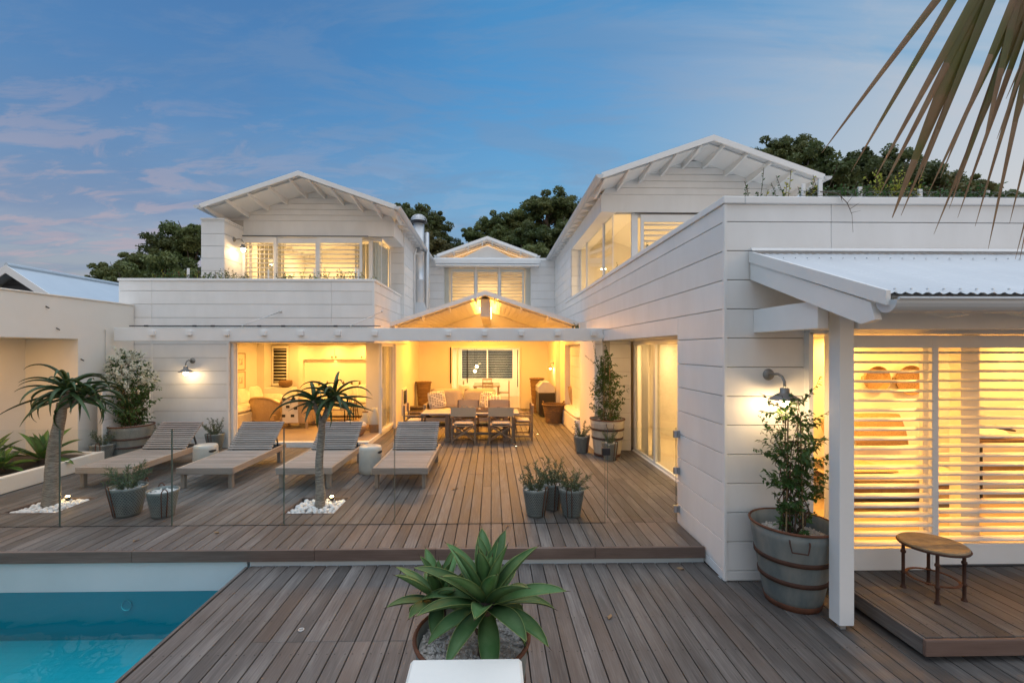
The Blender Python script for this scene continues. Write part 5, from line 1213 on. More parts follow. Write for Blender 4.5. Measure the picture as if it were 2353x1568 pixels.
for k in range(4):
    a = R(45+90*k); MB().tube([(.09*math.cos(a), .09*math.sin(a), .655), (.19*math.cos(a), .19*math.sin(a), 0)], .014, 6).build('leg', 'brown_wood', st)
MB().tube([(.145*math.cos(t), .145*math.sin(t), .26) for t in [2*math.pi*i/20 for i in range(21)]], .009, 5, False).build('foot_ring', 'brown_wood', st)
sd = thing('low_table', 'low wooden table with two dishes behind the left jamb', 'table', (-6.98, 11.45, .10)); MB().cbox(-.45, .45, -.35, .35, .36, .41, .005).build('table_top', 'brown_wood', sd); MB().cbox(-.42, .42, -.32, .32, .12, .15, .004).build('shelf', 'brown_wood', sd)
for sx in (-1, 1):
    for sy in (-1, 1): MB().cbox(sx*.41-.03, sx*.41+.03, sy*.31-.03, sy*.31+.03, 0, .359, .003).build('leg', 'brown_wood', sd)
for k, (x, y, rr) in enumerate(((.15, -.1, .13), (.28, .15, .10))):
    t = thing('dish', ['wide white dish on the low table', 'small white dish at the back of the low table'][k], 'dish', (-6.98+x, 11.45+y, .512)); MB().lathe([(.03, 0), (rr*.6, .012), (rr, .045), (rr*.97, .05), (rr*.55, .02), (.001, .012)], 20).build('body', 'ceramic', t, smooth=True)
vb = thing('bowl', 'round dark bowl on the white cabinet at the back', 'bowl', (-6.72, 15.05, .98)); MB().lathe([(.10, 0), (.19, .05), (.215, .14), (.20, .22), (.19, .22), (.17, .05), (.001, .03)], 24).build('body', 'rattan_dark', vb, smooth=True)
cbn = thing('cabinet', 'low white cabinet under the louvred shutter', 'cabinet', (-6.75, 15.10, .10)); MB().cbox(-.6, .3, -.22, .22, 0, .87, .006).build('body', 'white_trim', cbn)
for k, (x, y, hh, lb) in enumerate(((-3.30, 12.02, .46, 'squat white jar with a wooden lid'), (-2.99, 11.75, .62, 'tall white jar in a woven sleeve'))):
    t = thing('jar', lb+' beside the glass corner', 'jar', (x, y, .10)); r_ = .15 if k == 0 else .15
    MB().lathe([(.001, .001), (r_*.8, .0), (r_, hh*.35), (r_*.98, hh*.6), (r_*.5, hh*.82), (r_*.5, hh), (r_*.42, hh), (.001, hh*.99)], 24).build('body', 'ceramic', t, smooth=True)
    if k: MB().lathe([(r_*.82+.004, .004), (r_+.006, hh*.34)], 24).build('sleeve', 'wicker', t)
    else: MB().lathe([(.001, hh+.03), (.07, hh+.03), (.078, hh+.004), (.001, hh+.002)], 18).build('lid', 'brown_wood', t)
tb_ = thing('trug', 'shallow wooden trug full of white cloth on the living room floor', 'basket', (-3.42, 11.25, .10)); MB().lathe([(.001, .01), (.20, .0), (.30, .16), (.33, .26), (.31, .26), (.27, .14)], 28, sx=1.25).build('body', 'wicker', tb_, smooth=True)
q = MB(); rg = random.Random(2)
for _ in range(9): q.ball((rg.uniform(-.2, .2), rg.uniform(-.14, .14), rg.uniform(.18, .30)), (.14, .12, .09), 9, 6, .2, rg)
q.build('cloth', 'linen_white', tb_, smooth=True)
for k in range(7):
    x = -6.05+.27*k; t = thing('bottle', 'short bottle standing in the lit niche', 'bottle', (x, 15.45, 1.0), 0, 'bottles in the lit niche'); MB().lathe([(.001, 0), (.035, 0), (.035, .09), (.012, .13), (.012, .16), (.001, .16)], 12).build('body', 'bottle_glass', t, smooth=True)

# ================================================================== front right room
for k, (x, z, rr, lb) in enumerate(((6.05, 1.74, .20, 'round woven wall basket nearer the post'), (6.58, 1.72, .23, 'larger round woven wall basket behind the shutter stile'))):
    t = thing('wall_basket', lb, 'basket', (x, 7.14, z), 0, 'woven baskets on the bedroom wall'); q = MB(); q.lathe([(.001, .02), (rr*.8, .03), (rr, .10), (rr*1.02, .10), (rr*.82, .012), (.001, 0)], 26); o = q.build('body', 'wicker', t, smooth=False); o.rotation_euler = (R(90), 0, 0)
    q = MB(); q.tube([(-rr*.98, -.08, .05), (-rr*1.22, -.08, .04), (-rr*1.22, -.08, -.04), (-rr*.98, -.08, -.05)], .01, 6); q.build('handle', 'wicker', t)
db = thing('daybed', 'low daybed with a striped cloth behind the nearer shutter', 'daybed', (5.75, 6.55, -.01)); MB().cbox(-.95, .95, -.42, .42, .25, .34, .01).build('frame', 'brown_wood', db)
for sx in (-1, 1):
    for sy in (-1, 1): MB().cbox(sx*.88-.035, sx*.88+.035, sy*.36-.035, sy*.36+.035, 0, .249, .004).build('leg', 'brown_wood', db)
cushion(MB(), 1.9, .84, .2, Matrix.Translation((0, 0, .43)), 10, .1).build('mattress', 'linen', db, smooth=True)
MB().cbox(-.94, -.2, -.43, .40, .535, .56, .008).build('striped_cloth', 'wicker_light', db)
pillow('woven_cushion', 'ribbed straw cushion leaning on the bedroom wall', (5.95, 6.92, .98), (R(70), 0, 0), .85, .5, 'wicker', th=.16)
pillow('woven_cushion', 'small dark straw cushion by the post side of the bedroom', (5.28, 6.92, .98), (R(70), R(8), 0), .42, .40, 'wicker', th=.14)
MB().cbox(5.0, 6.85, 6.99, 7.13, 0, .70, .006).build('ledge', 'plaster', H)
cs = thing('console_table', 'dark framed console table behind the farther shutter', 'table', (7.75, 6.7, -.01))
MB().cbox(-.65, .65, -.2, .2, .86, .90, .004).build('table_top', 'brown_wood', cs); MB().cbox(-.62, .62, -.18, .18, .42, .45, .004).build('shelf', 'brown_wood', cs)
for sx in (-1, 1):
    for sy in (-1, 1): MB().box(sx*.62-.015, sx*.62+.015, sy*.17-.015, sy*.17+.015, 0, .859).build('leg', 'black', cs)
pillow('cushion', 'white rolled towel on the console table', (7.35, 6.65, .96), (0, 0, 0), .5, .26, 'linen_white', th=.14)
q = thing('driftwood', 'dark driftwood branch lying on the console table', 'ornament', (7.5, 6.75, .93)); MB().tube([(-.3, .06, 0), (-.1, .02, .08), (.15, .05, .10), (.38, -.02, .05)], [.03, .045, .04, .015], 7).build('branch', 'bark', q, smooth=True)

# ================================================================== plants
def V3(az, el): return Vector((math.cos(el)*math.cos(az), math.cos(el)*math.sin(az), math.sin(el)))
def blade(mb, p, az, el, L, W, droop, n=9, fold=.22, base=.45, wide=.4, thick=.01, twist=0.0, tip=.0, edge=False):
    """one long fleshy leaf: starts at p, heads along azimuth az and elevation el, bends down by droop"""
    p = Vector(p); e = el; st = []
    for i in range(n+1):
        t = i/n
        w = W*((base+(1-base)*math.sin(min(t/wide, 1)*math.pi/2)) if t < wide else max(tip, math.cos((t-wide)/(1-wide)*math.pi/2)**.8))
        d = V3(az, e); s = Vector((-math.sin(az), math.cos(az), 0)); up = d.cross(s)*-1
        if up.z < 0 and abs(e) < R(80): up = -up
        tw = twist*t; s2 = s*math.cos(tw)+up*math.sin(tw); u2 = up*math.cos(tw)-s*math.sin(tw)
        st.append((p.copy(), s2, u2, w)); p = p+d*(L/n); e -= droop/n*(.4+1.2*t)
    o = len(mb.v)
    for q, s, u, w in st:
        mb.v += [tuple(q-s*w/2+u*fold*w), tuple(q), tuple(q+s*w/2+u*fold*w), tuple(q-u*thick*(w/W+.15))]
    for i in range(n):
        a = o+4*i; b = a+4
        mb.f += [(a, b, b+1, a+1), (a+1, b+1, b+2, a+2), (a, a+3, b+3, b), (a+2, b+2, b+3, a+3)]; mb.m += [mb.cur]*4
        if edge and i < n-0:
            pass
    return st
def agave(label, loc, L, W, n, trunk, seed, mat='agave_leaf', name='agave', group=None, tmax=92, low=-18, droop=(12, 50)):
    rg = random.Random(seed); t = thing(name, label, 'agave', loc, 0, group)
    z0 = trunk
    if trunk > 0:
        q = MB(); q.tube([(0, 0, 0), (.01, 0, trunk*.6), (0, 0, trunk), (0, 0, trunk+.05)], [L*.12, L*.11, L*.13, L*.10], 12)
        for k in range(10):
            zz = trunk*(.15+.085*k); a = k*2.4; q.tube([(L*.10*math.cos(a), L*.10*math.sin(a), zz), (L*.15*math.cos(a), L*.15*math.sin(a), zz+.03)], [.018, .004], 5)
        q.build('trunk', 'agave_trunk', t)
    for k in range(n):
        f = k/(n-1); az = k*R(137.5)+rg.uniform(-.12, .12); el = R(low+(tmax-low)*f**.85+rg.uniform(-5, 5)); l_ = L*(.78+.28*math.sin(math.pi*min(f*1.15, 1)))*rg.uniform(.92, 1.06)*(1-.25*max(0, f-.85)/.15)
        w_ = W*rg.uniform(.88, 1.08)*(1-.35*f**3); q = MB()
        st = blade(q, (.012*math.cos(az)*(1-f), .012*math.sin(az)*(1-f), z0+.03*f), az, el, l_, w_, R(droop[1]+(droop[0]-droop[1])*f)*rg.uniform(.6, 1.3), 10, .17+.12*f, .42, .48, .012, rg.uniform(-.25, .25))
        q.cur = 1
        for sd in (-1, 1):
            pts = [p+s*sd*w/2*1.0+u*(.17+.12*f)*w for p, s, u, w in st]; q.tube(pts, .0016, 4, False)
        q.cur = 2; q.tube([st[-1][0]-(st[-1][0]-st[-2][0])*.25, st[-1][0]+(st[-1][0]-st[-2][0]).normalized()*.022], [.0032, .0005], 5, False); q.cur = 0
        q.build('leaf', [mat, 'agave_edge', 'rust_dark'], t, smooth=True, fix=False)
    return t
agave('big green agave with broad pointed leaves in the front tub', (-.03, 2.60, .47), .44, .115, 34, .26, 5, low=-32, droop=(8, 55))
agave('smaller agave at the back of the front tub', (-.33, 2.86, .47), .34, .095, 22, .15, 8, low=-20)
for k, (x, y, L, n, lb) in enumerate(((-7.85, 8.15, .62, 20, 'bright green agave in the planter bed, nearest the flowering tub'), (-8.05, 7.0, .60, 22, 'bright green agave spilling over the planter bed at the left edge of the view'), (-8.45, 7.75, .60, 18, 'bright green agave at the back of the planter bed recess'), (-7.95, 7.55, .42, 16, 'small agave between the larger ones in the planter bed'), (-8.0, 6.2, .55, 18, 'agave at the pool end of the planter bed'))):
    agave(lb, (x, y, .21), L, .15, n, .06, 20+k, 'agave_light', droop=(10, 55), low=2)

def aloe(label, loc, h, seed, heads, lean=(0, 0), r0=.075, r1=.05):
    rg = random.Random(seed); t = thing('aloe_tree', label, 'aloe tree', loc)
    n = 14; pts = []; rs = []
    for i in range(n+1):
        f = i/n; pts.append((lean[0]*f*f+.012*math.sin(f*9), lean[1]*f, -.10+(h+.10)*f)); rs.append(r0+(r1-r0)*f+(.02*(1-f)**6)+.002*math.sin(i*2.7))
    MB().tube(pts, rs, 16).build('trunk', 'aloe_trunk', t, smooth=True)
    top = Vector(pts[-1]); 
    for hi, (dx, dy, dz, nl, L) in enumerate(heads):
        c = top+Vector((dx, dy, dz))
        MB().tube([top+Vector((0, 0, -.06)), top+Vector((dx*.45, dy*.45, dz*.25)), c, c+Vector((dx*.1, dy*.1, .06))], [r1*.95, r1*.72, r1*.7, r1*.4], 12).build('branch', 'aloe_trunk', t, smooth=True)
        for k in range(nl):
            f = k/(nl-1); az = k*R(137.5)+rg.uniform(-.3, .3); el = R(-10+78*f**1.3+rg.uniform(-10, 10)); q = MB()
            blade(q, c+Vector((0, 0, .07*f-.02)), az, el, L*rg.uniform(.75, 1.12)*(1-.25*f), .062*rg.uniform(.85, 1.1), R(150-35*f)*rg.uniform(.65, 1.25) if f > .22 else R(40)*rg.uniform(.2, 1.5), 14, .30, .95, .12, .012, rg.uniform(-.3, .3), .03)
            q.build('leaf', 'aloe_leaf', t, smooth=True, fix=False)
    return t
aloe('aloe tree with one wide drooping rosette by the cream wall', (-6.295, 6.64, 0), 1.44, 4, [(.08, 0, .16, 26, .92), (.30, .05, .06, 16, .72), (-.05, .12, .06, 12, .72)], (.12, .05), .095, .062)
aloe('slim aloe tree with a forked head in front of the living room', (-2.43, 6.50, 0), 1.22, 9, [(.17, .02, .28, 20, .74), (-.12, .03, .24, 15, .70), (.05, .15, .20, 8, .5)], (.02, .02), .062, .045)

def leaflet(mb, p, d, L, W, up, curl=.15):
    d = Vector(d).normalized(); s = d.cross(Vector(up)); s = s.normalized() if s.length > 1e-4 else d.orthogonal().normalized(); u = s.cross(d)
    p = Vector(p); mb.add([p, p+d*L*.45-s*W/2+u*curl*W, p+d*L-u*curl*L*.4, p+d*L*.45+s*W/2+u*curl*W, p+d*L*.5-u*.02*L], [(0, 1, 4), (1, 2, 4), (2, 3, 4), (3, 0, 4)])
def rdir(rg, lo=-1, hi=1):
    a = rg.uniform(0, 6.283); z = rg.uniform(lo, hi); q = math.sqrt(1-z*z); return Vector((q*math.cos(a), q*math.sin(a), z))
def shrub_mesh(seed, n, h, spread):
    rg = random.Random(seed); fo = MB(); stm = MB()
    for k in range(n):
        az = k*2.4+rg.uniform(-.4, .4); out = spread*rg.uniform(.25, 1.0); hh = h*rg.uniform(.55, 1.0)*(1-.35*(out/spread)**2); p0 = Vector((.05*math.cos(az), .05*math.sin(az), 0)); pts = []
        for i in range(8):
            f = i/7; pts.append(p0+Vector((math.cos(az)*out*f**1.3+rg.uniform(-.008, .008), math.sin(az)*out*f**1.3+rg.uniform(-.008, .008), hh*f)))
        stm.tube(pts, [.004-.003*i/7 for i in range(8)], 4, False)
        for i in range(1, 8):
            seg = pts[i]-pts[i-1]
            for j in range(7):
                q = pts[i-1]+seg*(j/7); dr = (rdir(rg)*.8+seg.normalized()*.75); leaflet(fo, q, dr, rg.uniform(.04, .068), rg.uniform(.008, .013), rdir(rg), .1)
    return fo, stm
SH = []
for sd, n, h, sp_ in ((1, 16, .38, .22), (2, 14, .42, .20), (3, 18, .33, .28)):
    fo, stm = shrub_mesh(sd, n, h, sp_); a = bpy.data.meshes.new('foliage'); a.from_pydata(fo.v, [], fo.f); a.materials.append(MT['leaf_olive']); b_ = stm.mesh('stems', 'stem_brown'); SH.append((a, b_))
def shrub(label, loc, k, s=1.0, rz=0, group='narrow leaved shrubs growing in the buckets'):
    t = thing('potted_shrub', label, 'shrub', loc, rz, group); inst('foliage', SH[k][0], t, kind='stuff'); inst('stems', SH[k][1], t); t.scale = (s,)*3; return t
shrub('wide narrow leaved shrub in the larger bucket behind the fence', (-4.86, 6.20, .35), 2, 1.15, .4)
shrub('narrow leaved shrub in the left bucket of the trio', (.585, 6.08, .32), 0, 1.0, 1.0)
shrub('narrow leaved shrub in the rear bucket of the trio', (.835, 6.34, .32), 1, 1.05, 2.0)
shrub('narrow leaved shrub in the right bucket of the trio', (1.065, 6.07, .32), 2, 1.0, 3.3)
shrub('narrow leaved shrub left of the cream tub', (1.93, 9.76, .32), 1, .95, 4.0)
shrub('small narrow leaved shrub in front of the cream tub', (2.37, 9.10, .32), 0, .8, 5.0)
shrub('narrow leaved shrub beside the nearest wall lounger', (-7.62, 9.10, .32), 0, 1.0, .2)
shrub('narrow leaved shrub right of the flowering tub', (-6.92, 9.85, .32), 1, .9, .8)
shrub('narrow leaved shrub at the living room jamb', (-6.08, 10.16, .32), 1, 1.05, 2.6)

def climber(label, loc, seed, stakes, prof, count, leaf, name='climbing_plant', cat='climber', flowers=0, fz=(1.0, 2.0), sprays=(), mats=('leaf_green',), lean=lambda z: (0, 0)):
    """prof: list of (height, radius); sprays: (start height, end offset) of loose shoots"""
    rg = random.Random(seed); t = thing(name, label, cat, loc); fo = MB(); stm = MB(); pet = MB()
    def rad(z):
        for (z0, r0), (z1, r1) in zip(prof, prof[1:]):
            if z0 <= z <= z1: return r0+(r1-r0)*(z-z0)/(z1-z0)
        return prof[-1][1]
    H0 = prof[-1][0]
    stk = MB()
    for k in range(stakes):
        a = k*6.283/stakes+.4; stk.tube([(.10*math.cos(a), .10*math.sin(a), -.05), (.07*math.cos(a)+lean(H0*.8)[0], .07*math.sin(a), H0*.8)], .007, 6)
    if stakes: stk.build('stake', 'bamboo', t)
    nodes = []
    for k in range(15):
        a = k*2.4; z = 0; pts = []; ph = rg.uniform(0, 6)
        m = 16; hh = H0*rg.uniform(.6, 1.0)
        for i in range(m+1):
            f = i/m; z = hh*f; r = rad(z)*(.15+.55*rg.random() if i else .25); lx, ly = lean(z)
            pts.append(Vector((lx+r*math.cos(a+ph*f*.5), ly+r*math.sin(a+ph*f*.5), z)))
        stm.tube(pts, [.006-.004*i/m for i in range(m+1)], 4, False); nodes += pts[1:]
    side = []
    for _ in range(int(count/13)):
        c = rg.choice(nodes); d = rdir(rg, -.3, .8); lx, ly = lean(c.z); L = rg.uniform(.08, .24)*(rad(c.z)/.2)
        e = c+d*L; hr = math.hypot(e.x-lx, e.y-ly); mr = rad(max(e.z, .01))*1.05
        if hr > mr: e.x = lx+(e.x-lx)*mr/hr; e.y = ly+(e.y-ly)*mr/hr
        side.append((c, e))
    for p, q in sprays: side.append((Vector(p), Vector(q))) ; 
    for si, (c, e) in enumerate(side):
        long_ = si >= len(side)-len(sprays); m = 26 if long_ else 13; sag = Vector((0, 0, -.06 if long_ else -.015))
        pts = [c+(e-c)*(i/6)+sag*math.sin(math.pi*i/6)+(rdir(rg)*.01 if long_ else Vector()) for i in range(7)]; stm.tube(pts, .0022 if long_ else .0016, 3, False)
        for j in range(m):
            f = (j+.5)/m*6; i = min(int(f), 5); p = pts[i]+(pts[i+1]-pts[i])*(f-i); d = (e-c).normalized()*.5+rdir(rg)*.9+Vector((0, 0, -.25)); l_ = leaf*rg.uniform(.6, 1.15)*(1-.35*j/m if long_ else 1)
            leaflet(fo, p, d, l_, l_*.55, Vector((0, 0, 1))+rdir(rg)*.6, .18)
    for _ in range(flowers):
        c, e = rg.choice(side)
        if not fz[0] < e.z < fz[1]: continue
        for j in range(6):
            p = c+(e-c)*rg.uniform(.5, 1.15)+rdir(rg)*.03
            for k in range(5): leaflet(pet, p, rdir(rg), .026, .015, rdir(rg), .1)
    fo.build('foliage', mats[0], t, fix=False, kind='stuff'); stm.build('stems', 'stem_brown', t, kind='stuff')
    if flowers: pet.build('blossom', 'petal', t, fix=False, kind='stuff')
    return t
climber('leafy climber on stakes in the tub under the right wall lamp', (2.86, 4.285, .44), 31, 4, [(0, .16), (.35, .22), (.7, .31), (1.0, .31), (1.25, .20), (1.42, .08)], 1750, .060,
        sprays=[((.0, 0, 1.22), (-.36, -.10, 1.36)), ((0, 0, 1.0), (-.36, -.05, 1.14)), ((0, 0, .85), (-.42, -.08, .84)), ((0, 0, 1.25), (.22, -.06, 1.50)), ((0, 0, 1.1), (.24, -.20, 1.24)), ((0, 0, .75), (.22, -.1, .95)), ((0, 0, .9), (-.30, -.16, 1.02))])
climber('white flowering jasmine climbing out of the broad tub by the wall', (-7.42, 9.55, .62), 44, 5, [(0, .28), (.30, .40), (.62, .50), (.95, .46), (1.2, .34), (1.45, .30), (1.62, .16)], 3600, .075, 'jasmine', 'jasmine', 1300, (.86, 2.3),
        sprays=[((-.1, 0, 1.35), (-.42, .1, 1.62)), ((.1, 0, 1.1), (.55, -.1, 1.12)), ((.1, 0, .9), (.58, -.1, .85))], lean=lambda z: (-.22*(max(z-.7, 0)/1.0)**1.2, .05*z))
climber('green climber trained up wires from the cream tub by the glass door', (2.42, 9.52, .68), 52, 4, [(0, .20), (.2, .36), (.5, .34), (.72, .42), (.95, .30), (1.12, .16), (1.3, .20), (1.5, .06)], 2100, .066,
        sprays=[((-.1, .1, 1.0), (-.24, .28, 1.70)), ((-.1, .1, 1.2), (-.44, .1, 1.42)), ((.1, .2, 1.3), (.02, .25, 1.72)), ((-.15, .1, 1.1), (-.20, .25, 1.55)), ((.1, 0, 1.1), (.38, -.1, .98))])
# roof edge planting, each side
def edge_plants(label, name, pts, seed, h, n, mats, leaf=.05, depth=.12, cat='plants'):
    rg = random.Random(seed); t = thing(name, label, cat); fs = {m: MB() for m in mats}; stm = MB()
    for _ in range(n):
        a, b_ = rg.choice(pts); f = rg.random(); p = Vector(a)+(Vector(b_)-Vector(a))*f+Vector((rg.uniform(-depth, depth), rg.uniform(-depth, depth), 0)); hh = h*rg.uniform(.25, 1.0)*(.5+.5*math.sin(f*23+p.x*3)**2)
        d = Vector((rg.uniform(-.5, .5), rg.uniform(-.4, .2), 1)); e = p+d*hh; m = mats[0] if rg.random() < .65 else rg.choice(mats); stm.tube([p, p+d*hh*.5+rdir(rg)*.01, e], .003, 3, False)
        for j in range(9): leaflet(fs[m], p+(e-p)*(.15+.85*j/9), rdir(rg, -.3, .9), leaf*rg.uniform(.6, 1.1), leaf*.5, rdir(rg), .15)
    for m in mats: fs[m].build('foliage', m, t, fix=False, kind='stuff')
    stm.build('stems', 'stem_brown', t, kind='stuff'); return t
edge_plants('low red and green plants along the left roof terrace edge', 'terrace_plants', [((-7.9, 10.72, 3.76), (-5.6, 10.72, 3.76)), ((-7.9, 10.72, 3.76), (-5.6, 10.72, 3.72)), ((-5.0, 10.72, 3.76), (-3.0, 10.72, 3.76))], 61, .36, 260, ('leaf_green', 'leaf_red', 'leaf_yellow'), .055)
edge_plants('bushy plant trailing at the right end of the left roof terrace', 'terrace_plants', [((-3.1, 10.75, 3.68), (-2.72, 10.9, 3.68))], 62, .26, 34, ('leaf_green', 'leaf_yellow'), .055, .05)
edge_plants('creeper shoots standing up from the right roof parapet corner', 'parapet_creeper', [((2.62, 4.95, 3.84), (3.9, 4.95, 3.84))], 63, .42, 22, ('leaf_green', 'leaf_yellow'), .04, .05)
edge_plants('green plants behind the hoop wire on the right roof parapet', 'parapet_plants', [((3.7, 5.0, 3.86), (5.6, 5.0, 3.86))], 64, .20, 170, ('leaf_green',), .045)
edge_plants('yellow flowering plant on the right roof parapet', 'flowering_plant', [((4.25, 5.05, 3.86), (4.7, 5.05, 3.86))], 65, .42, 46, ('leaf_yellow', 'leaf_green'), .05)
edge_plants('small plant trailing beside the patio gable end', 'gutter_plant', [((2.12, 11.9, 2.74), (2.36, 11.6, 2.74))], 66, .16, 26, ('leaf_green',), .05, .05)
edge_plants('sparse shoots along the side parapet of the right terrace', 'parapet_shoots', [((2.50, 6.6, 3.74), (2.50, 11.0, 3.74))], 67, .20, 12, ('leaf_green',), .04, .02)
tw = thing('dry_twig', 'bare dry twig hanging over the right parapet', 'twig', (3.52, 4.62, 3.80)); q = MB()
q.tube([(-.08, .1, .05), (.03, 0, .0), (.12, -.01, -.10), (.17, -.01, -.22)], [.006, .005, .004, .002], 5); q.tube([(.17, -.01, -.22), (.18, -.01, -.40)], .0015, 4)
for (a, b_) in (((.12, -.01, -.10), (.18, -.02, -.02)), ((.15, -.01, -.16), (.24, -.02, -.10)), ((.16, -.01, -.20), (.25, -.02, -.18)), ((.06, 0, -.03), (.07, -.01, -.09))): q.tube([a, b_], [.003, .001], 4)
q.build('twigs', 'stem_brown', tw)
# hoop wire edging and white stakes on the parapets
def hoops(label, a, b_, stakes):
    t = thing('hoop_edging', label, 'edging'); q = MB(); a = Vector(a); b_ = Vector(b_); n = int((b_-a).length/.14); d = (b_-a)/n
    for k in range(n): q.tube([a+d*(k-.15)+Vector((0, 0, .0)), a+d*(k+.1)+Vector((0, 0, .05)), a+d*(k+.5)+Vector((0, 0, .072)), a+d*(k+.9)+Vector((0, 0, .05)), a+d*(k+1.15)], .0022, 4, False)
    q.tube([a+Vector((0, 0, .02)), b_+Vector((0, 0, .02))], .003, 4, False); q.tube([a+Vector((0, 0, .072)), b_+Vector((0, 0, .072))], .002, 4, False); q.build('hoop_wire', 'galvanised', t)
    for s_, hh, w_ in stakes: p = a+(b_-a)*s_; MB().cbox(p.x-w_, p.x+w_, p.y+.02, p.y+.04, p.z-.12, p.z+hh, .002).build('stake', 'white_trim', t)
    return t
hoops('wire hoop edging with white stakes on the right roof parapet', (3.35, 4.90, 3.85), (6.2, 4.90, 3.85), ((.02, .16, .018), (.085, .21, .022), (.24, .13, .022), (.475, .11, .022), (.74, .10, .022)))
hoops('wire edging with slim stakes along the left roof terrace', (-7.0, 10.66, 3.76), (-3.1, 10.66, 3.76), ((.0, .32, .03), (.19, .32, .015), (.47, .30, .015), (.74, .32, .015), (.985, .34, .015), (1.0, .32, .02)))

# ------------------------------------------------------------------ hill and trees
def hz(x, y):
    r = max(0, (y-24)/30); base = -1.0+min(r, 2.2)*9.0
    e = math.exp(-((x+22)/9.0)**2)*-1.5+math.exp(-((x-6)/8.0)**2)*3.5+math.exp(-((x-34)/17.0)**2)*10.0-math.exp(-((x+10)/5.0)**2)*1.0-max(0, min(1, (-26-x)/8))*14
    return base+min(r, 1.3)*e*.9+mnoise.noise((x*.12, y*.12, 0))*.8
q = MB(); NX, NY = 90, 34
for j in range(NY+1):
    for i in range(NX+1): x = -90+200*i/NX; y = 23+90*j/NY; q.v.append((x, y, hz(x, y)))
for j in range(NY):
    for i in range(NX): a = j*(NX+1)+i; q.f.append((a, a+1, a+NX+2, a+NX+1)); q.m.append(0)
q.build('hill', 'hill_ground', smooth=True, kind='structure')
def crown(seed, clumps, per, flat=.8, ls=.24, gap=.0):
    rg = random.Random(seed); vs = []; fs = []
    for _ in range(clumps):
        d = rdir(rg, -.55, 1.0); rr = rg.uniform(.35, 1.06); c = Vector((d.x*rr, d.y*rr, d.z*rr*flat)); cr = rg.uniform(.12, .30)
        for _ in range(per):
            e = rdir(rg, -.7, 1); p = c+Vector((e.x*cr, e.y*cr, e.z*cr*.75))*rg.uniform(.55, 1.05); n_ = (e+rdir(rg)*.9).normalized(); s = n_.orthogonal().normalized(); a = rg.uniform(0, 6.28); s = Matrix.Rotation(a, 3, n_) @ s; u = n_.cross(s); L = ls*rg.uniform(.5, 1.2)*.38
            o = len(vs); vs += [tuple(p-s*L), tuple(p+u*L*.55), tuple(p+s*L), tuple(p-u*L*.55)]; fs.append((o, o+1, o+2, o+3))
    me = bpy.data.meshes.new('crown'); me.from_pydata(vs, [], fs); return me
CR = [crown(70+i, 58, 175, f, .16) for i, f in enumerate((.78, .95, .70, .85))]
for m in CR: m.materials.append(MT['tree_leaf'])
CB = [m.copy() for m in CR[:2]]
for m in CB: m.materials[0] = MT['tree_leaf_brown']
def trunkmesh(seed):
    rg = random.Random(seed); q = MB(); q.tube([(0, 0, -2.6), (.03, 0, -1.2), (0, .02, -.3), (.02, 0, .3)], [.10, .075, .055, .025], 8)
    for k in range(9):
        a = k*2.4+rg.uniform(-.4, .4); z = rg.uniform(-.9, .1); d = V3(a, R(rg.uniform(20, 60))); q.tube([(0, 0, z), tuple(Vector((0, 0, z))+d*.35), tuple(Vector((0, 0, z))+d*.75+Vector((0, 0, .08)))], [.035, .02, .008], 6)
    return q.mesh('trunk', 'bark', True)
TR = [trunkmesh(80), trunkmesh(81)]
trg = random.Random(9)
def tree(label, x, y, top, r, k, brown=False, hgt=.8):
    t = thing('hill_tree', label, 'tree', (x, y, top-r*hgt), trg.uniform(0, 6.28), 'dark bushy trees on the hill behind the house')
    t.scale = (r*trg.uniform(.9, 1.1), r*trg.uniform(.9, 1.1), r*trg.uniform(.9, 1.05))
    inst('crown', CB[k % 2] if brown else CR[k % 4], t); inst('trunk', TR[k % 2], t); return t
TL = [(-21.0, 32.4, 11.1, 2.3, 'tallest tree of the clump left of the house, against the fin wall'), (-22.6, 33.0, 10.6, 1.9, 'open crowned tree just left of the tallest in the left clump'), (-23.4, 32.4, 9.5, 1.8, 'mid height tree in the left clump'), (-24.8, 33.0, 8.9, 1.7, 'rounded tree on the slope of the left clump'), (-26.0, 32.2, 8.4, 1.6, 'low rounded tree near the edge of the left clump'), (-27.0, 32.0, 7.0, 1.35, 'lowest tree at the outer edge of the left clump'), (-21.5, 30.5, 8.7, 2.0, 'shorter tree in front of the tallest one in the left clump'), (-24.0, 30.5, 7.4, 1.8, 'shorter tree behind the terrace plants in the left clump')]
for k, (x, y, z, r, lb) in enumerate(TL): tree(lb, x, y, z, r, k)
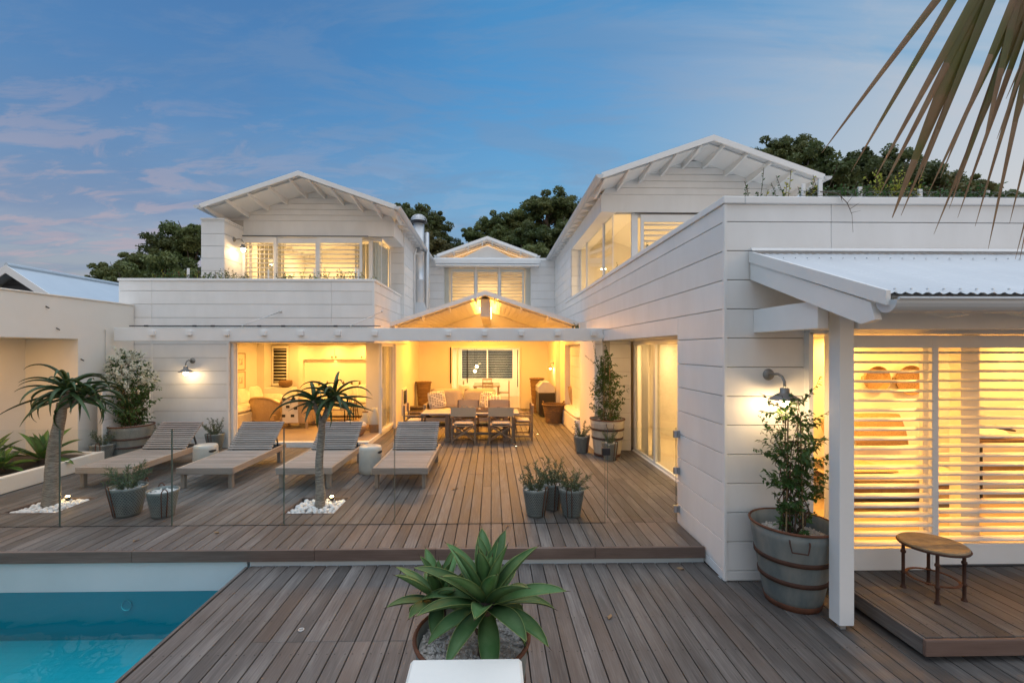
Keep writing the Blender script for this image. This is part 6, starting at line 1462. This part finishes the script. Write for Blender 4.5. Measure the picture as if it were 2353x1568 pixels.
TM = [(-7.4, 42, 15.6, 2.3, 'tree rising right behind the chimney cowl'), (-5.6, 42.5, 14.7, 2.0, 'tree just right of the chimney'), (-4.2, 42, 12.7, 1.5, 'small tree filling the dip between chimney and middle gable'), (-2.7, 43, 12.0, 1.5, 'small tree left above the middle gable peak'), (-1.5, 42, 13.6, 1.6, 'tree straight above the middle gable peak'), (.1, 42.5, 14.4, 1.8, 'tree right above the middle gable peak'), (1.7, 42, 14.9, 1.8, 'rounded tree between the middle gable and the right roof'), (3.3, 43, 15.6, 2.0, 'tree lower left of the highest behind the middle'), (5.1, 42, 16.9, 2.3, 'highest tree of the middle group'), (6.8, 42.5, 16.2, 2.0, 'tree just left of the right roof gutter'), (8.4, 42.8, 16.2, 2.2, 'tree partly hidden by the right roof gutter'), (-6.3, 39.5, 12.2, 2.6, 'broad brownish tree low behind the chimney'), (-4.2, 39, 11.0, 1.7, 'low tree left of the middle gable eave'), (1.0, 39.5, 12.4, 2.0, 'tree on the slope right above the middle gable'), (3.4, 39.5, 13.2, 2.3, 'tree on the slope below the highest middle tree'), (5.9, 39.5, 13.6, 2.6, 'broad tree low beside the right roof gutter'), (-1.6, 39, 11.4, 1.9, 'low tree hidden partly by the middle gable'), (-8.6, 39.5, 12.3, 2.4, 'tree low behind the left roof gutter'), (8.0, 38.5, 12.0, 2.4, 'low tree behind the right wing roof'), (3.2, 36.5, 10.6, 2.2, 'lowest tree beside the middle gable eave')]
for k, (x, y, z, r, lb) in enumerate(TM): tree(lb, x, y, z, r, k, brown=(k in (11, 12, 17)))
TRR = [(27.9, 45.5, 22.9, 2.5, 'tree directly behind the right roof slope'), (30.2, 45.4, 23.5, 2.3, 'highest spindly tree right of the right gable'), (32.2, 45.5, 21.7, 2.4, 'tree right of the spindly one on the right hill'), (34.8, 45.4, 20.8, 2.5, 'tree in the dip of the right hill'), (37.2, 45.3, 21.9, 2.4, 'left half of the double crown on the right hill'), (39.9, 45.2, 22.5, 2.6, 'right half of the double crown on the right hill'), (42.2, 45.3, 21.0, 2.5, 'tree behind the upper palm frond tips'), (44.6, 45.2, 19.8, 2.5, 'tree down the right hill behind the middle frond leaflets'), (47.0, 45.1, 19.0, 2.6, 'rounded tree low on the right hill behind the frond'), (49.4, 45.1, 18.3, 2.5, 'small tree low on the right hill near the afterglow'), (52.0, 45.0, 17.6, 2.6, 'last tree on the right hill ridge'), (33.5, 42.5, 18.6, 3.0, 'broad tree on the lower right hill behind the eave end'), (38.0, 42.5, 18.6, 3.0, 'broad tree on the lower right hill behind the yellow flowers'), (42.8, 42.5, 17.8, 3.0, 'broad tree on the lower right hill behind the hoop wire'), (47.2, 42.5, 16.6, 2.8, 'broad tree at the far end of the lower right hill'), (29.5, 42.5, 20.0, 3.0, 'broad tree on the lower right hill just behind the right roof'), (55, 44.5, 16.4, 2.6, 'tree at the edge of view on the right hill'), (36, 40, 15.2, 2.6, 'low tree nearest the right parapet'), (41, 40, 14.8, 2.6, 'second low tree nearest the right parapet, by the stakes'), (46, 40, 14.2, 2.6, 'third low tree nearest the right parapet, at its far end')]
for i_ in range(11, 20): TRR[i_] = (TRR[i_][0], TRR[i_][1], TRR[i_][2]+.7, TRR[i_][3]*1.22, TRR[i_][4])
for k, (x, y, z, r, lb) in enumerate(TRR): tree(lb, x, y, z, r, k+1, brown=(k in (13, 17)))

# ------------------------------------------------------------------ palm frond hanging into view at the top right
fr_ = thing('palm_frond', 'browning fan palm frond hanging into view at the upper right', 'palm frond', (3.02, 2.06, 4.93))
tips = [(1.444, 1.973, 3.059, 0), (1.589, 1.99, 2.985, 1), (1.711, 2.008, 2.964, 0), (1.748, 2.027, 2.90, 1), (1.824, 2.046, 2.80, 1), (1.882, 2.065, 2.816, 1), (2.051, 2.081, 2.735, 1), (2.173, 1.959, 2.64, 1), (2.335, 1.976, 2.60, 1), (2.158, 1.999, 2.75, 1), (1.924, 2.024, 2.951, 0), (1.983, 2.043, 2.90, 1), (2.122, 2.06, 2.926, 0), (2.192, 2.079, 3.094, 0), (2.144, 1.96, 3.05, 0), (2.233, 1.978, 3.129, 0), (2.333, 1.996, 3.177, 0), (2.062, 2.021, 2.834, 1), (2.121, 2.04, 2.80, 1), (2.38, 2.055, 2.78, 1), (2.43, 2.075, 2.62, 1), (1.963, 1.963, 2.95, 0), (2.50, 2.0, 2.7, 1), (2.58, 2.03, 2.75, 0), (2.70, 2.02, 2.7, 1), (2.30, 2.0, 3.32, 0), (2.50, 1.98, 3.0, 0), (2.64, 2.06, 3.15, 0), (2.82, 2.0, 2.9, 0), (2.95, 2.05, 3.2, 0), (2.72, 2.1, 2.6, 1)]
frg = random.Random(3); hub = Vector((3.02, 2.06, 4.93))
def strip(q, P, side, W, mat):
    o = len(q.v); dep = Vector((0, 1, 0))
    for p, w_ in zip(P, W): q.v += [tuple(p-side*w_/2+dep*.3*w_), tuple(p), tuple(p+side*w_/2+dep*.3*w_)]
    for i in range(len(P)-1):
        a = o+3*i; q.f += [(a, a+3, a+4, a+1), (a+1, a+4, a+5, a+2)]; q.m += [mat(i)]*2
for k, grp in enumerate(((0, 1), (10, 2), (3, 5),  (4,), (11, 21), (6, 17), (18, 9), (7, 12), (13, 14), (8, 19), (15, 16), (20, 22), (23, 24), (25, 26), (27, 30), (28, 29))):
    T_ = [Vector(tips[i][:3])-hub for i in grp]; mid = sum(T_, Vector())/len(T_); L = mid.length; q = MB(); side = Vector((-mid.z, 0, mid.x)).normalized()
    bend = Vector((0, 0, 1))*L*frg.uniform(.04, .10)+side*L*frg.uniform(-.02, .03); W = frg.uniform(.085, .13); fk = frg.uniform(.52, .66); n = 9
    P = [mid*(.08+(fk-.08)*i/n)+bend*math.sin(math.pi*(.08+(fk-.08)*i/n)*.9) for i in range(n+1)]
    strip(q, P, side, [W*min(1, .3+1.3*i/n)*(1-.25*max(0, i/n-.7)/.3) for i in range(n+1)], lambda i: 0)
    e = P[-1]
    dep_ = Vector((0, 1, 0))
    for gi, tp in enumerate(T_):
        m = 9; o_ = dep_*.006*(gi+1)+side*W*.30*(gi-(len(T_)-1)/2)*(-1 if (T_[0]-T_[-1]).dot(side) > 0 else 1); sg = bend*.12*frg.uniform(-.5, 1)
        P2 = [(P[-2]+o_)*(1-i/m)+tp*(i/m)+sg*math.sin(math.pi*i/m) for i in range(m+1)]; s2 = Vector((-(tp-e).z, 0, (tp-e).x)).normalized()
        ct_ = 4+frg.randrange(4); strip(q, P2, s2, [W/len(T_)*.85*max(.04, (1-i/m)**.75) for i in range(m+1)], lambda i: 1 if i >= ct_ else 0)
    q.build('leaflet', ['frond', 'frond_tip'], fr_, smooth=True, fix=False)
q = MB(); q.tube([(0, 0, 0), (.5, .1, .35), (1.2, .2, .6)], [.02, .025, .03], 8); q.build('leaf_stalk', 'frond', fr_, smooth=True)

# ------------------------------------------------------------------ small things lying on or let into the deck
def fallen_leaf(label, x, y, z, rz, s=1.0):
    q = MB(); n = 6
    for i in range(n+1):
        t_ = i/n; w_ = .022*math.sin(math.pi*min(1, t_*.96+.04))**.8; q.v += [(-.05+.1*t_, -w_, .012*math.sin(t_*3)+.006), (-.05+.1*t_, 0, .004+.010*t_*t_), (-.05+.1*t_, w_, .010*math.cos(t_*4)+.010)]
    for i in range(n): a = 3*i; q.f += [(a, a+3, a+4, a+1), (a+1, a+4, a+5, a+2)]; q.m += [0, 0]
    o = q.build('fallen_leaf', 'dry_leaf', None, smooth=True); tag(o, label, 'leaf', 'dry leaves lying on the deck'); o.location = (x, y, z+.003); o.rotation_euler = (0, 0, rz); o.scale = (s,)*3
M('dry_leaf', (.20, .12, .06), .8, col2=(.32, .22, .12), scale=20)
for lb, x, y, z, rz, s in (('curled dry leaf on the deck right of the last lounger', -.58, 7.22, 0, .4, 1.1), ('pale dry leaf beside the curled one on the open deck', -.43, 7.38, 0, 1.9, .7), ('dry leaf on the lower deck right of the agave tub', 1.05, 4.05, -.18, 1.1, .9), ('small dry leaf near the step by the white wall', 2.05, 4.92, -.18, 2.4, .8), ('dry leaf on the lower deck before the right deck step', 2.75, 2.95, -.18, .2, .9), ('dry leaf on the upper deck near the fence channel', -3.3, 5.55, 0, 2.8, .8), ('dry leaf by the foot of the trio of buckets', .20, 5.70, 0, .9, .7), ('dry leaf on the upper deck edge above the pool', -4.1, 5.35, 0, 1.5, .8)): fallen_leaf(lb, x, y, z, rz, s)
for k, (x, y, lb) in enumerate(((.56, 10.42, 'small round deck light right of the dining chairs'), (1.20, 11.9, 'small round deck light nearer the bench'), (-.62, 3.92, 'round metal cap set in the lower deck behind the agave'), (-1.62, 3.92, 'round metal cap set in the lower deck left of the agave'))):
    zz = 0 if k < 2 else -.18; t = thing('deck_light', lb, 'deck light', (x, y, zz), 0, 'round fittings let into the deck'); MB().lathe([(.022, -.002), (.026, .004), (.020, .006), (.019, .004)], 18).build('ring', 'steel', t, smooth=True)
    MB().lathe([(.001, .0045), (.019, .0045)], 16).build('lens', 'bulb_soft' if k < 2 else 'galvanised', t, fix=False)
